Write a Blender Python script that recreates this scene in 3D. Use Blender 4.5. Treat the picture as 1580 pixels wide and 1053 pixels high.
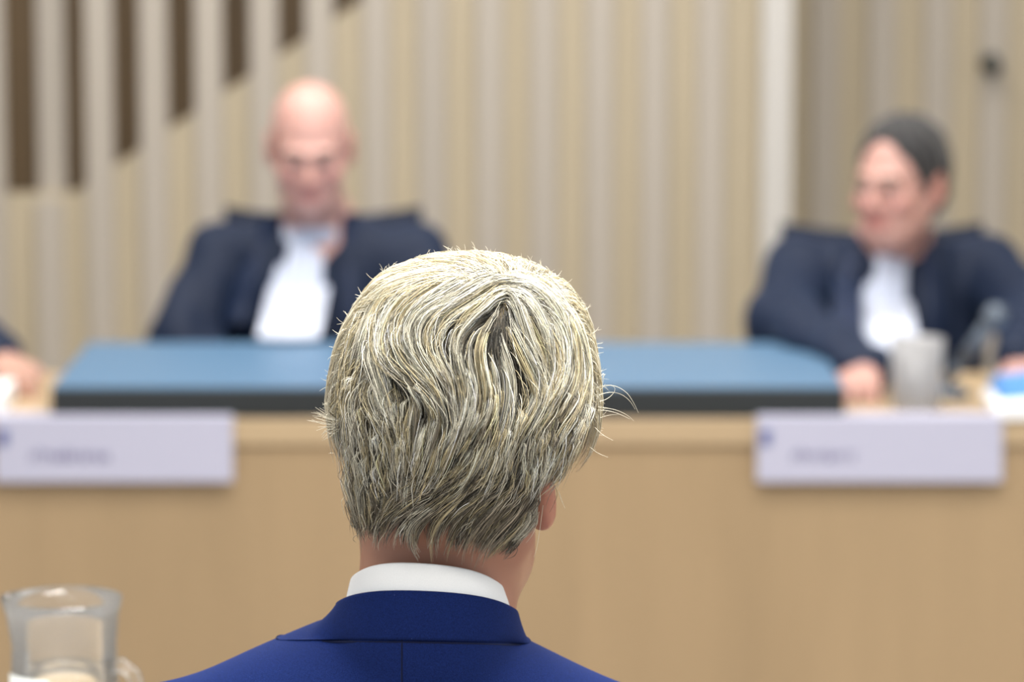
import bpy, bmesh, math, random
import numpy as np
from mathutils import Vector, Matrix

S = bpy.context.scene
for o in list(bpy.data.objects):
    bpy.data.objects.remove(o)
COL = S.collection
rng = np.random.default_rng(7)
random.seed(7)

# ------------------------------------------------------------------ camera
PITCH = math.radians(7.5)
FPX = 5925.0                       # 135 mm on a 36 mm sensor, frame 1580 x 1053
CAMZ = 1.72
cam_d = bpy.data.cameras.new('camera')
cam = bpy.data.objects.new('camera', cam_d)
COL.objects.link(cam)
cam.location = (0, 0, CAMZ)
cam.rotation_euler = (math.pi / 2 - PITCH, 0, 0)
cam_d.lens = 135.0
cam_d.sensor_width = 36.0
cam_d.clip_start = 0.05
cam_d.clip_end = 60
cam_d.dof.use_dof = True
cam_d.dof.focus_distance = 2.905
cam_d.dof.aperture_fstop = 5.2
S.camera = cam

# ------------------------------------------------------------------ light
world = bpy.data.worlds.new('world')
S.world = world
world.use_nodes = True
bg = world.node_tree.nodes['Background']
bg.inputs[0].default_value = (0.86, 0.93, 1.0, 1)
bg.inputs[1].default_value = 0.55


def area(name, loc, size, power, color, rot=(0, 0, 0)):
    d = bpy.data.lights.new(name, 'AREA')
    d.shape = 'RECTANGLE'
    d.size, d.size_y = size
    d.energy = power
    d.color = color
    o = bpy.data.objects.new(name, d)
    o.location = loc
    o.rotation_euler = rot
    COL.objects.link(o)
    return o


area('ceiling_lamp_bench', (-0.1, 6.85, 3.3), (3.6, 0.6), 90, (1.0, 0.97, 0.93))
area('ceiling_lamp_wall', (-0.2, 7.75, 3.3), (4.2, 0.5), 20, (1.0, 0.97, 0.93))
area('ceiling_lamp_public', (0.3, 2.75, 3.3), (1.5, 0.8), 135, (1.0, 0.98, 0.95))
area('ceiling_lamp_front', (0.2, 4.6, 3.3), (3.0, 0.8), 60, (1.0, 0.97, 0.93))
area('hair_fill_light', (-0.3, 0.4, 3.3), (2.4, 0.8), 75, (1.0, 0.98, 0.95))  # unseen fill added behind the camera to brighten the hair
area('window_light', (4.2, 3.2, 2.2), (2.4, 1.6), 18, (0.90, 0.95, 1.0), (0, math.radians(75), 0))

S.view_settings.view_transform = 'Standard'
S.view_settings.look = 'None'
S.view_settings.gamma = 1.0
S.view_settings.use_curve_mapping = False
S.view_settings.exposure = 0.35

# ------------------------------------------------------------------ helpers
_cp, _sp = math.cos(PITCH), math.sin(PITCH)


def at(px, py, y):
    """point of the place that lies at distance y and is seen at (px, py)"""
    a = (px - 790.0) / FPX
    b = (526.5 - py) / FPX
    dx, dy, dz = a, _cp + b * _sp, -_sp + b * _cp
    t = y / dy
    return Vector((dx * t, y, CAMZ + dz * t))


def tag(o, label=None, cat=None, group=None, kind=None):
    if label: o['label'] = label
    if cat: o['category'] = cat
    if group: o['group'] = group
    if kind: o['kind'] = kind
    return o


def empty(name, loc):
    o = bpy.data.objects.new(name, None)
    o.empty_display_size = 0.1
    COL.objects.link(o)
    o.location = loc
    return o


def link(name, me, mat=None, parent=None):
    o = bpy.data.objects.new(name, me)
    COL.objects.link(o)
    if mat is not None:
        me.materials.append(mat)
    if parent is not None:
        o.parent = parent
        # geometry is written in world coordinates: keep it there
        if parent.type == 'EMPTY':
            o.matrix_parent_inverse = Matrix.Translation(-parent.location)
    return o


def mesh_np(name, verts, faces, smooth=True, col=None):
    """faces: (n, 3|4) int array"""
    me = bpy.data.meshes.new(name)
    verts = np.ascontiguousarray(verts, dtype=np.float32)
    faces = np.ascontiguousarray(faces, dtype=np.int32)
    k = faces.shape[1]
    me.vertices.add(len(verts))
    me.vertices.foreach_set('co', verts.ravel())
    me.loops.add(faces.size)
    me.loops.foreach_set('vertex_index', faces.ravel())
    me.polygons.add(len(faces))
    me.polygons.foreach_set('loop_start', np.arange(0, faces.size, k, dtype=np.int32))
    me.polygons.foreach_set('loop_total', np.full(len(faces), k, dtype=np.int32))
    me.polygons.foreach_set('use_smooth', np.full(len(faces), smooth))
    me.update(calc_edges=True)
    if col is not None:
        a = me.attributes.new('col', 'FLOAT_COLOR', 'POINT')
        c = np.ones((len(verts), 4), np.float32)
        c[:, :3] = col
        a.data.foreach_set('color', c.ravel())
    return me


def bm_mesh(name, bm, smooth=False):
    bmesh.ops.recalc_face_normals(bm, faces=bm.faces)
    me = bpy.data.meshes.new(name)
    bm.to_mesh(me)
    bm.free()
    if smooth:
        for p in me.polygons: p.use_smooth = True
    return me


def box_bm(bm, lo, hi, bev=0.0, seg=2):
    r = bmesh.ops.create_cube(bm, size=1)
    vs = r['verts']
    lo, hi = Vector(lo), Vector(hi)
    for v in vs:
        v.co = Vector((lo[i] + (v.co[i] + 0.5) * (hi[i] - lo[i]) for i in range(3)))
    if bev > 0:
        es = list({e for v in vs for e in v.link_edges})
        bmesh.ops.bevel(bm, geom=es, offset=bev, segments=seg, affect='EDGES', profile=0.5)


def box(name, lo, hi, mat, parent=None, bev=0.0):
    bm = bmesh.new()
    box_bm(bm, lo, hi, bev)
    return link(name, bm_mesh(name, bm), mat, parent)


def tube_mesh(name, pts, rad, sides=12, caps=True):
    pts = np.asarray(pts, float)
    n = len(pts)
    rad = np.broadcast_to(np.asarray(rad, float), (n,))
    T = np.gradient(pts, axis=0)
    T /= np.linalg.norm(T, axis=1)[:, None] + 1e-12
    ref = np.array([0.3, 0.2, 0.93])
    A = np.cross(T, ref); A /= np.linalg.norm(A, axis=1)[:, None]
    B = np.cross(T, A)
    th = np.linspace(0, 2 * np.pi, sides, endpoint=False)
    V = pts[:, None] + rad[:, None, None] * (np.cos(th)[None, :, None] * A[:, None] + np.sin(th)[None, :, None] * B[:, None])
    V = V.reshape(-1, 3)
    F = []
    for i in range(n - 1):
        for j in range(sides):
            F.append((i * sides + j, i * sides + (j + 1) % sides, (i + 1) * sides + (j + 1) % sides, (i + 1) * sides + j))
    me = bpy.data.meshes.new(name)
    fl = [tuple(f) for f in F]
    if caps:
        fl.append(tuple(range(sides))[::-1])
        fl.append(tuple(range((n - 1) * sides, n * sides)))
    me.from_pydata([tuple(v) for v in V], [], fl)
    for p in me.polygons: p.use_smooth = len(p.vertices) == 4
    return me


def lathe_mesh(name, prof, loc, sides=48, warp=None):
    V, F = [], []
    for (r, z) in prof:
        for j in range(sides):
            t = 2 * math.pi * j / sides
            rr = r * (warp(t, z) if warp else 1)
            V.append((loc[0] + rr * math.cos(t), loc[1] + rr * math.sin(t), loc[2] + z))
    n = len(prof)
    for i in range(n - 1):
        for j in range(sides):
            F.append((i * sides + j, i * sides + (j + 1) % sides, (i + 1) * sides + (j + 1) % sides, (i + 1) * sides + j))
    if prof[0][0] > 1e-6: F.append(tuple(range(sides))[::-1])
    if prof[-1][0] > 1e-6: F.append(tuple(range((n - 1) * sides, n * sides)))
    me = bpy.data.meshes.new(name)
    me.from_pydata(V, [], F)
    for p in me.polygons: p.use_smooth = len(p.vertices) == 4
    return me


# ------------------------------------------------------------------ materials
def mat(name, color, rough=0.5, spec=0.5, metal=0.0, **kw):
    m = bpy.data.materials.new(name)
    m.use_nodes = True
    b = m.node_tree.nodes['Principled BSDF']
    b.inputs['Base Color'].default_value = (*color, 1)
    b.inputs['Roughness'].default_value = rough
    b.inputs['Specular IOR Level'].default_value = spec
    b.inputs['Metallic'].default_value = metal
    for k, v in kw.items():
        b.inputs[k.replace('_', ' ')].default_value = v
    return m


def wood(name, c1, c2, scale=(9, 9, 0.7), rough=0.45, bump=0.05):
    m = mat(name, c1, rough, 0.35)
    nt = m.node_tree
    b = nt.nodes['Principled BSDF']
    tc = nt.nodes.new('ShaderNodeTexCoord')
    mp = nt.nodes.new('ShaderNodeMapping')
    mp.inputs['Scale'].default_value = scale
    nz = nt.nodes.new('ShaderNodeTexNoise')
    nz.inputs['Scale'].default_value = 1.0
    nz.inputs['Detail'].default_value = 5
    nz.inputs['Roughness'].default_value = 0.6
    rp = nt.nodes.new('ShaderNodeValToRGB')
    rp.color_ramp.elements[0].position = 0.3
    rp.color_ramp.elements[0].color = (*c2, 1)
    rp.color_ramp.elements[1].position = 0.7
    rp.color_ramp.elements[1].color = (*c1, 1)
    bp = nt.nodes.new('ShaderNodeBump')
    bp.inputs['Strength'].default_value = bump
    L = nt.links.new
    L(tc.outputs['Object'], mp.inputs['Vector'])
    L(mp.outputs[0], nz.inputs['Vector'])
    L(nz.outputs['Fac'], rp.inputs['Fac'])
    L(rp.outputs[0], b.inputs['Base Color'])
    L(nz.outputs['Fac'], bp.inputs['Height'])
    L(bp.outputs[0], b.inputs['Normal'])
    return m


def fabric(name, color, rough=0.85, sheen=0.3, scale=900, bump=0.12, fleck=0.0, sheen_tint=(1, 1, 1), vary=0.25):
    m = mat(name, color, rough, 0.25)
    nt = m.node_tree
    b = nt.nodes['Principled BSDF']
    b.inputs['Sheen Weight'].default_value = sheen
    b.inputs['Sheen Tint'].default_value = (*sheen_tint, 1)
    tc = nt.nodes.new('ShaderNodeTexCoord')
    nz = nt.nodes.new('ShaderNodeTexNoise')
    nz.inputs['Scale'].default_value = scale
    nz.inputs['Detail'].default_value = 2
    bp = nt.nodes.new('ShaderNodeBump')
    bp.inputs['Strength'].default_value = bump
    bp.inputs['Distance'].default_value = 0.0006
    L = nt.links.new
    L(tc.outputs['Object'], nz.inputs['Vector'])
    L(nz.outputs['Fac'], bp.inputs['Height'])
    L(bp.outputs[0], b.inputs['Normal'])
    mx = nt.nodes.new('ShaderNodeValToRGB')
    mx.color_ramp.elements[0].position = 0.3
    mx.color_ramp.elements[0].color = tuple(c * (1 - vary) for c in color) + (1,)
    mx.color_ramp.elements[1].position = 0.7
    mx.color_ramp.elements[1].color = tuple(min(1, c * (1 + vary)) for c in color) + (1,)
    if fleck > 0:
        e = mx.color_ramp.elements.new(0.80)
        e.color = tuple(min(1, c * (1 + vary)) for c in color) + (1,)
        e = mx.color_ramp.elements.new(0.83)
        e.color = (0.45, 0.5, 0.65, 1)
    L(nz.outputs['Fac'], mx.inputs['Fac'])
    L(mx.outputs[0], b.inputs['Base Color'])
    return m


def attr_mat(name, rough=0.5, spec=0.4, translucent=0.0, sss=0.0):
    m = mat(name, (0.5, 0.5, 0.5), rough, spec)
    nt = m.node_tree
    b = nt.nodes['Principled BSDF']
    a = nt.nodes.new('ShaderNodeAttribute')
    a.attribute_name = 'col'
    L = nt.links.new
    L(a.outputs['Color'], b.inputs['Base Color'])
    if sss:
        b.inputs['Subsurface Weight'].default_value = sss
        b.inputs['Subsurface Radius'].default_value = (1.0, 0.35, 0.2)
        b.inputs['Subsurface Scale'].default_value = 0.006
    if translucent:
        out = nt.nodes['Material Output']
        t = nt.nodes.new('ShaderNodeBsdfTranslucent')
        L(a.outputs['Color'], t.inputs['Color'])
        mx = nt.nodes.new('ShaderNodeMixShader')
        mx.inputs[0].default_value = translucent
        L(b.outputs[0], mx.inputs[1])
        L(t.outputs[0], mx.inputs[2])
        L(mx.outputs[0], out.inputs['Surface'])
    return m


def glass(name, color=(1, 1, 1), rough=0.0, ior=1.45):
    m = mat(name, color, rough, 0.5)
    b = m.node_tree.nodes['Principled BSDF']
    b.inputs['Transmission Weight'].default_value = 1.0
    b.inputs['IOR'].default_value = ior
    return m


M = {}
M['slat'] = wood('slat_wood', (0.445, 0.40, 0.345), (0.395, 0.355, 0.305), (14, 14, 0.5))
M['slat_pale'] = wood('slat_pale_wood', (0.56, 0.54, 0.51), (0.52, 0.50, 0.47), (14, 14, 0.5))
M['panel'] = wood('panel_wood', (0.48, 0.41, 0.295), (0.43, 0.365, 0.26), (5, 5, 0.8))
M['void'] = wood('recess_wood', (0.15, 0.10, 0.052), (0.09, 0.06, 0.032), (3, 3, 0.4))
M['bench'] = wood('bench_veneer', (0.40, 0.285, 0.165), (0.31, 0.22, 0.125), (3.2, 3.2, 0.35), 0.42, 0.02)
M['bench_edge'] = wood('bench_edge_wood', (0.48, 0.36, 0.22), (0.42, 0.31, 0.19), (1.2, 8, 8), 0.4, 0.02)
M['slab_top'] = mat('slab_blue_reflection', (0.085, 0.175, 0.29), 0.42, 0.5)  # blue reflected light put into the base colour of the top
M['slab_edge'] = mat('slab_dark_edge', (0.018, 0.022, 0.024), 0.5, 0.4)
M['plate'] = mat('name_plate_card', (0.43, 0.43, 0.54), 0.45, 0.4)
M['print'] = mat('name_plate_print', (0.20, 0.19, 0.30), 0.6, 0.3)
M['emblem'] = mat('name_plate_emblem', (0.10, 0.12, 0.28), 0.6, 0.3)
M['floor'] = wood('floor_carpet', (0.34, 0.30, 0.26), (0.28, 0.25, 0.21), (40, 40, 40), 0.9, 0.1)
M['ceiling'] = mat('ceiling_paint', (0.82, 0.81, 0.79), 0.9, 0.2)
M['robe'] = fabric('robe_black_cloth', (0.005, 0.0115, 0.032), 0.65, 0.07, 500, 0.1, 0, (0.35, 0.55, 1.0))
M['robe_facing'] = fabric('robe_satin_facing', (0.008, 0.017, 0.048), 0.45, 0.08, 500, 0.05, 0, (0.55, 0.7, 1.0))
M['jabot'] = fabric('jabot_linen', (0.60, 0.65, 0.78), 0.7, 0.15, 700, 0.1, 0, (1, 1, 1), 0.03)
M['chair'] = fabric('chair_fabric', (0.005, 0.009, 0.022), 0.75, 0.08, 300, 0.1, 0, (0.6, 0.7, 1.0))
M['metal'] = mat('chair_metal', (0.35, 0.35, 0.36), 0.3, 0.5, 1.0)
M['suit'] = fabric('suit_wool', (0.006, 0.016, 0.088), 0.85, 0.03, 1100, 0.25, 0.6, (0.35, 0.5, 1.0), 0.3)
M['suit'].node_tree.nodes['Principled BSDF'].inputs['Specular IOR Level'].default_value = 0.1
M['suit_seam'] = fabric('suit_seam_wool', (0.002, 0.005, 0.03), 0.9, 0.1, 1100, 0.2, 0, (0.4, 0.5, 1.0))
M['shirt'] = fabric('shirt_cotton', (0.86, 0.86, 0.85), 0.75, 0.1, 1600, 0.15, 0, (1, 1, 1), 0.03)
M['skin'] = attr_mat('skin', 0.42, 0.35, 0.0, 0.12)
M['hair'] = attr_mat('blond_hair', 0.36, 0.6, 0.2)
M['dark_hair'] = fabric('dark_hair', (0.028, 0.027, 0.028), 0.6, 0.2, 260, 0.8)
M['shoe'] = mat('shoe_leather', (0.01, 0.01, 0.011), 0.3, 0.5)
M['glass'] = glass('clear_glass')
nt = M['glass'].node_tree                       # thin wall: lets light straight through, mirrors at grazing angles
fz, tr, gl, df_, m1_, m2_ = (nt.nodes.new('ShaderNode' + k) for k in ('Fresnel', 'BsdfTransparent', 'BsdfGlossy', 'BsdfTranslucent', 'MixShader', 'MixShader'))
fz.inputs['IOR'].default_value = 1.36
tr.inputs['Color'].default_value = (0.96, 0.96, 0.95, 1)
gl.inputs['Roughness'].default_value = 0.06
df_.inputs['Color'].default_value = (0.9, 0.9, 0.9, 1)
m2_.inputs[0].default_value = 0.11
nt.links.new(fz.outputs[0], m1_.inputs[0]); nt.links.new(tr.outputs[0], m1_.inputs[1]); nt.links.new(gl.outputs[0], m1_.inputs[2])
nt.links.new(m1_.outputs[0], m2_.inputs[1]); nt.links.new(df_.outputs[0], m2_.inputs[2]); nt.links.new(m2_.outputs[0], nt.nodes['Material Output'].inputs['Surface'])
M['water'] = glass('water', (0.97, 0.99, 1.0), 0.0, 1.33)
M['frost'] = mat('frosted_glass', (0.80, 0.80, 0.82), 0.35, 0.5)
M['frost'].node_tree.nodes['Principled BSDF'].inputs['Transmission Weight'].default_value = 0.72
M['mic'] = mat('microphone_grey', (0.10, 0.125, 0.16), 0.5, 0.4)
M['paper'] = mat('paper_white', (0.85, 0.86, 0.88), 0.7, 0.3)
M['paper_blue'] = mat('paper_blue_print', (0.10, 0.28, 0.62), 0.6, 0.3)
M['fitting'] = mat('dark_metal_fitting', (0.06, 0.065, 0.06), 0.45, 0.5, 0.3)
M['table'] = wood('table_wood', (0.50, 0.38, 0.24), (0.42, 0.31, 0.19), (3, 3, 0.6))
M['label_card'] = mat('jug_label', (0.62, 0.64, 0.62), 0.7, 0.3)

# ------------------------------------------------------------------ structure
WY = 8.80                                            # face of the wood cladding
fl = box('floor', (-4.2, -1.0, -0.1), (4.2, 10.2, 0.0), M['floor'])
tag(fl, kind='structure')
cl = box('ceiling', (-4.2, -1.0, 3.4), (4.2, 10.2, 3.5), M['ceiling'])
tag(cl, kind='structure')

# back wall: a beige panel whose top is cut by a rising diagonal, slats in front, dark recess behind
wall = empty('wall_back', (0, WY, 0))
tag(wall, kind='structure')
PX_EDGE = 1219                                       # the cladding ends here, the wall beyond is set back
pL, pR = -4.0, at(PX_EDGE, 300, WY).x
d0, d1 = at(112, 300, WY), at(556, 2, WY)
slope = (d1.z - d0.z) / (d1.x - d0.x)
xt = d0.x + (3.4 - d0.z) / slope


def prism(name, poly, y0, y1, m, parent):
    bm = bmesh.new()
    a = [bm.verts.new((x, y0, z)) for x, z in poly]
    b = [bm.verts.new((x, y1, z)) for x, z in poly]
    bm.faces.new(a)
    bm.faces.new(b[::-1])
    for i in range(len(poly)):
        j = (i + 1) % len(poly)
        bm.faces.new((a[i], b[i], b[j], a[j]))
    return link(name, bm_mesh(name, bm), m, parent)


prism('cladding_panel', [(pL, 0), (pR, 0), (pR, d0.z + slope * (pR - d0.x)), (d0.x, d0.z), (pL, d0.z)], WY + 0.02, WY + 0.06, M['panel'], wall)
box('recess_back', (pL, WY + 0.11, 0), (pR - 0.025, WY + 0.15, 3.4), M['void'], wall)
SLATS = list(range(-1886, -150, 86)) + [-98, -12, 76, 155, 239, 324, 409, 494, 582, 667, 756, 839, 925, 1010, 1096]
for c in SLATS:
    x = at(c, 300, WY).x
    hw = 0.0315
    dy = 0.16 if c == 76 else 0.0
    if c == 76:
        z0 = d0.z - 0.02
        box('slat', (x - hw, WY + 0.065, 0), (x + hw, WY + 0.10, 3.4), M['slat'], wall, 0.003)
    box('slat', (x - hw, WY - 0.004, 0), (x + hw, WY + 0.02, (3.4 if c != 76 else d0.z - 0.01)), M['slat'], wall, 0.003)
x = at(1194, 300, WY).x
box('end_post', (x - 0.033, WY - 0.06, 0), (x + 0.036, WY + 0.06, 3.4), M['slat_pale'], wall, 0.004)

wall2 = empty('wall_recess', (1.5, WY + 0.35, 0))
tag(wall2, kind='structure')
WY2 = WY + 0.50
box('return_panel', (pR - 0.02, WY + 0.06, 0), (pR, WY2 + 0.06, 3.4), M['panel'], wall2)
box('backing_panel', (pR, WY2 + 0.02, 0), (4.0, WY2 + 0.06, 3.4), M['panel'], wall2)
for k in range(25):
    x = at(1272 + 86 * k, 300, WY2).x
    box('slat', (x - 0.033, WY2 - 0.004, 0), (x + 0.033, WY2 + 0.02, 3.4), M['slat'], wall2, 0.003)

M['plaster'] = mat('wall_plaster', (0.62, 0.60, 0.56), 0.85, 0.2)
tag(box('wall_left', (-4.1, 4.6, 0), (-4.0, WY + 0.6, 3.4), M['plaster']), kind='structure')
tag(box('wall_right', (4.0, 4.6, 0), (4.1, WY + 0.6, 3.4), M['plaster']), kind='structure')

# ------------------------------------------------------------------ SDF modelling: many soft forms fused into one surface
def rough_axis(lo, hi, fine, coarse, fl, fh):
    """grid coordinates, fine between fl and fh and coarse elsewhere"""
    a = list(np.arange(fl, lo - coarse, -coarse))[1:][::-1]
    b = list(np.arange(fl, fh + fine, fine))
    c = list(np.arange(b[-1], hi + coarse, coarse))[1:]
    return np.array(a + b + c, np.float32)


class Field:
    def __init__(s, xs, ys, zs):
        s.ax = (np.asarray(xs, np.float32), np.asarray(ys, np.float32), np.asarray(zs, np.float32))
        s.F = np.full([len(a) for a in s.ax], 0.5, np.float32)

    def win(s, lo, hi):
        sl = []
        for a, l, h in zip(s.ax, lo, hi):
            sl.append(slice(max(0, np.searchsorted(a, l) - 1), min(len(a), np.searchsorted(a, h) + 1)))
        X = s.ax[0][sl[0]][:, None, None]
        Y = s.ax[1][sl[1]][None, :, None]
        Z = s.ax[2][sl[2]][None, None, :]
        return tuple(sl), X, Y, Z

    def _mix(s, sl, d, k, op):
        a = s.F[sl]
        if op < 0:
            h = np.clip(0.5 - 0.5 * (a + d) / k, 0, 1)
            s.F[sl] = a + (-d - a) * h + k * h * (1 - h)
        else:
            h = np.clip(0.5 + 0.5 * (a - d) / k, 0, 1)
            s.F[sl] = a + (d - a) * h - k * h * (1 - h)

    def cone(s, a, b, ra, rb, k=0.02, op=1):
        a, b = np.asarray(a, float), np.asarray(b, float)
        r = max(ra, rb) + 0.05 + k
        sl, X, Y, Z = s.win(np.minimum(a, b) - r, np.maximum(a, b) + r)
        v = b - a
        t = np.clip(((X - a[0]) * v[0] + (Y - a[1]) * v[1] + (Z - a[2]) * v[2]) / (v @ v + 1e-12), 0, 1)
        d = np.sqrt((X - a[0] - t * v[0]) ** 2 + (Y - a[1] - t * v[1]) ** 2 + (Z - a[2] - t * v[2]) ** 2) - (ra + (rb - ra) * t)
        s._mix(sl, d, k, op)

    def ell(s, c, r, R=None, k=0.02, op=1):
        c = np.asarray(c, float)
        m = max(r) + 0.05 + k
        sl, X, Y, Z = s.win(c - m, c + m)
        x, y, z = X - c[0], Y - c[1], Z - c[2]
        if R is not None:
            x, y, z = (R[0, 0] * x + R[1, 0] * y + R[2, 0] * z, R[0, 1] * x + R[1, 1] * y + R[2, 1] * z, R[0, 2] * x + R[1, 2] * y + R[2, 2] * z)
        k0 = np.sqrt((x / r[0]) ** 2 + (y / r[1]) ** 2 + (z / r[2]) ** 2)
        k1 = np.sqrt((x / r[0] ** 2) ** 2 + (y / r[1] ** 2) ** 2 + (z / r[2] ** 2) ** 2) + 1e-9
        s._mix(sl, k0 * (k0 - 1) / k1, k, op)

    def cutbox(s, lo, hi):
        lo, hi = np.asarray(lo, float), np.asarray(hi, float)
        sl, X, Y, Z = s.win(lo - 0.03, hi + 0.03)
        d = np.maximum(np.maximum(np.maximum(lo[0] - X, X - hi[0]), np.maximum(lo[1] - Y, Y - hi[1])), np.maximum(lo[2] - Z, Z - hi[2]))
        s.F[sl] = np.maximum(s.F[sl], -d)

    def disp(s, fn):
        X, Y, Z = s.ax[0][:, None, None], s.ax[1][None, :, None], s.ax[2][None, None, :]
        s.F += fn(X, Y, Z).astype(np.float32)

    def sample(s, P):
        P = np.asarray(P, np.float32)
        I, T = [], []
        for i in range(3):
            a = s.ax[i]
            j = np.clip(np.searchsorted(a, P[:, i]) - 1, 0, len(a) - 2)
            I.append(j); T.append(np.clip((P[:, i] - a[j]) / (a[j + 1] - a[j]), 0, 1))
        r = 0
        for dx in (0, 1):
            for dy in (0, 1):
                for dz in (0, 1):
                    w = (T[0] if dx else 1 - T[0]) * (T[1] if dy else 1 - T[1]) * (T[2] if dz else 1 - T[2])
                    r = r + w * s.F[I[0] + dx, I[1] + dy, I[2] + dz]
        return r

    def nets(s):
        F = s.F
        sg = F < 0
        c = np.zeros([n - 1 for n in F.shape], np.uint8)
        for dx in (0, 1):
            for dy in (0, 1):
                for dz in (0, 1):
                    c += sg[dx:F.shape[0] - 1 + dx, dy:F.shape[1] - 1 + dy, dz:F.shape[2] - 1 + dz]
        act = (c > 0) & (c < 8)
        idx = np.full(c.shape, -1, np.int32)
        n = int(act.sum())
        idx[act] = np.arange(n)
        I, J, K = np.nonzero(act)
        acc = np.zeros((n, 3)); cnt = np.zeros(n)
        cor = [(i, j, k) for i in (0, 1) for j in (0, 1) for k in (0, 1)]
        for a in cor:
            for d in range(3):
                if a[d] == 0:
                    b = list(a); b[d] = 1
                    fa = F[I + a[0], J + a[1], K + a[2]]; fb = F[I + b[0], J + b[1], K + b[2]]
                    m = (fa < 0) != (fb < 0)
                    t = fa[m] / (fa[m] - fb[m])
                    pa = np.stack([s.ax[0][I[m] + a[0]], s.ax[1][J[m] + a[1]], s.ax[2][K[m] + a[2]]], 1)
                    pb = np.stack([s.ax[0][I[m] + b[0]], s.ax[1][J[m] + b[1]], s.ax[2][K[m] + b[2]]], 1)
                    acc[m] += pa + t[:, None] * (pb - pa); cnt[m] += 1
        V = acc / cnt[:, None]
        Q = []
        for d in range(3):
            A = [slice(1, -1)] * 3; B = [slice(1, -1)] * 3
            A[d] = slice(0, -1); B[d] = slice(1, None)
            sa, sb = sg[tuple(A)], sg[tuple(B)]
            m = sa != sb
            e = np.stack(np.nonzero(m), 1)
            e[:, [x for x in range(3) if x != d]] += 1
            flip = sa[m]
            u, v = [(1, 2), (2, 0), (0, 1)][d]
            def cell(du, dv):
                q = e.copy(); q[:, u] -= du; q[:, v] -= dv
                return idx[q[:, 0], q[:, 1], q[:, 2]]
            q = np.stack([cell(1, 1), cell(0, 1), cell(0, 0), cell(1, 0)], 1)
            q[~flip] = q[~flip][:, ::-1]
            Q.append(q)
        Q = np.concatenate(Q)
        Q = Q[(Q >= 0).all(1)]
        return V, Q


def rotz(a):
    c, s_ = math.cos(a), math.sin(a)
    return np.array([[c, -s_, 0], [s_, c, 0], [0, 0, 1.0]])


def rotx(a):
    c, s_ = math.cos(a), math.sin(a)
    return np.array([[1.0, 0, 0], [0, c, -s_], [0, s_, c]])


class HeadFrame:
    """canonical head: face towards -y, origin between the ears"""
    def __init__(s, o, yaw, tilt, sc):
        s.o = np.asarray(o, float); s.R = rotz(yaw) @ rotx(tilt); s.sc = sc

    def w(s, p): return s.o + s.R @ (np.asarray(p, float) * s.sc)

    def loc(s, P): return ((np.asarray(P) - s.o) @ s.R) / s.sc


def add_head(f, h, ear_z=-0.006, tuck=0.0):
    k = h.sc
    E = lambda c, r, kk=0.015, op=1: f.ell(h.w(c), [q * k for q in r], h.R, kk, op)
    Cn = lambda a, b, ra, rb, kk=0.01, op=1: f.cone(h.w(a), h.w(b), ra * k, rb * k, kk, op)
    E((0, 0.015, 0.035), (0.075, 0.093, 0.085), 0.02)
    E((0, -0.040, -0.025), (0.060, 0.055, 0.085), 0.03)
    E((0, -0.045, -0.080), (0.047, 0.045, 0.035), 0.03)
    Cn((-0.050, -0.005, -0.060), (-0.028, -0.062, -0.098), 0.014, 0.014, 0.03)
    Cn((0.050, -0.005, -0.060), (0.028, -0.062, -0.098), 0.014, 0.014, 0.03)
    E((0, -0.080, -0.098), (0.020, 0.016, 0.017), 0.02)
    for sx in (-1, 1):
        E((sx * 0.031, -0.102, 0.001), (0.022, 0.019, 0.014), 0.012, -1)
        E((sx * 0.031, -0.084, 0.001), (0.0135, 0.0125, 0.0115), 0.003)
        Cn((sx * 0.012, -0.093, 0.022), (sx * 0.046, -0.082, 0.020), 0.010, 0.008, 0.012)
        E((sx * 0.042, -0.070, -0.030), (0.022, 0.018, 0.020), 0.02)
        E((sx * 0.012, -0.102, -0.036), (0.009, 0.010, 0.008), 0.008)
        # ear: rim, hollow and lobe
        E((sx * 0.080 - tuck * (sx > 0), 0.014, ear_z), (0.011, 0.019, 0.031), 0.008)
        E((sx * 0.092 - tuck * (sx > 0), 0.010, ear_z + 0.004), (0.010, 0.011, 0.018), 0.006, -1)
        E((sx * 0.078 - tuck * (sx > 0), 0.006, ear_z - 0.028), (0.009, 0.011, 0.012), 0.008)
    Cn((0, -0.094, 0.014), (0, -0.116, -0.030), 0.008, 0.0125, 0.012)
    Cn((-0.020, -0.090, -0.058), (0.020, -0.090, -0.058), 0.0075, 0.0075, 0.008)
    Cn((-0.016, -0.089, -0.071), (0.016, -0.089, -0.071), 0.008, 0.008, 0.008)
    Cn((-0.022, -0.102, -0.0645), (0.022, -0.102, -0.0645), 0.0035, 0.0035, 0.004, -1)


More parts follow.
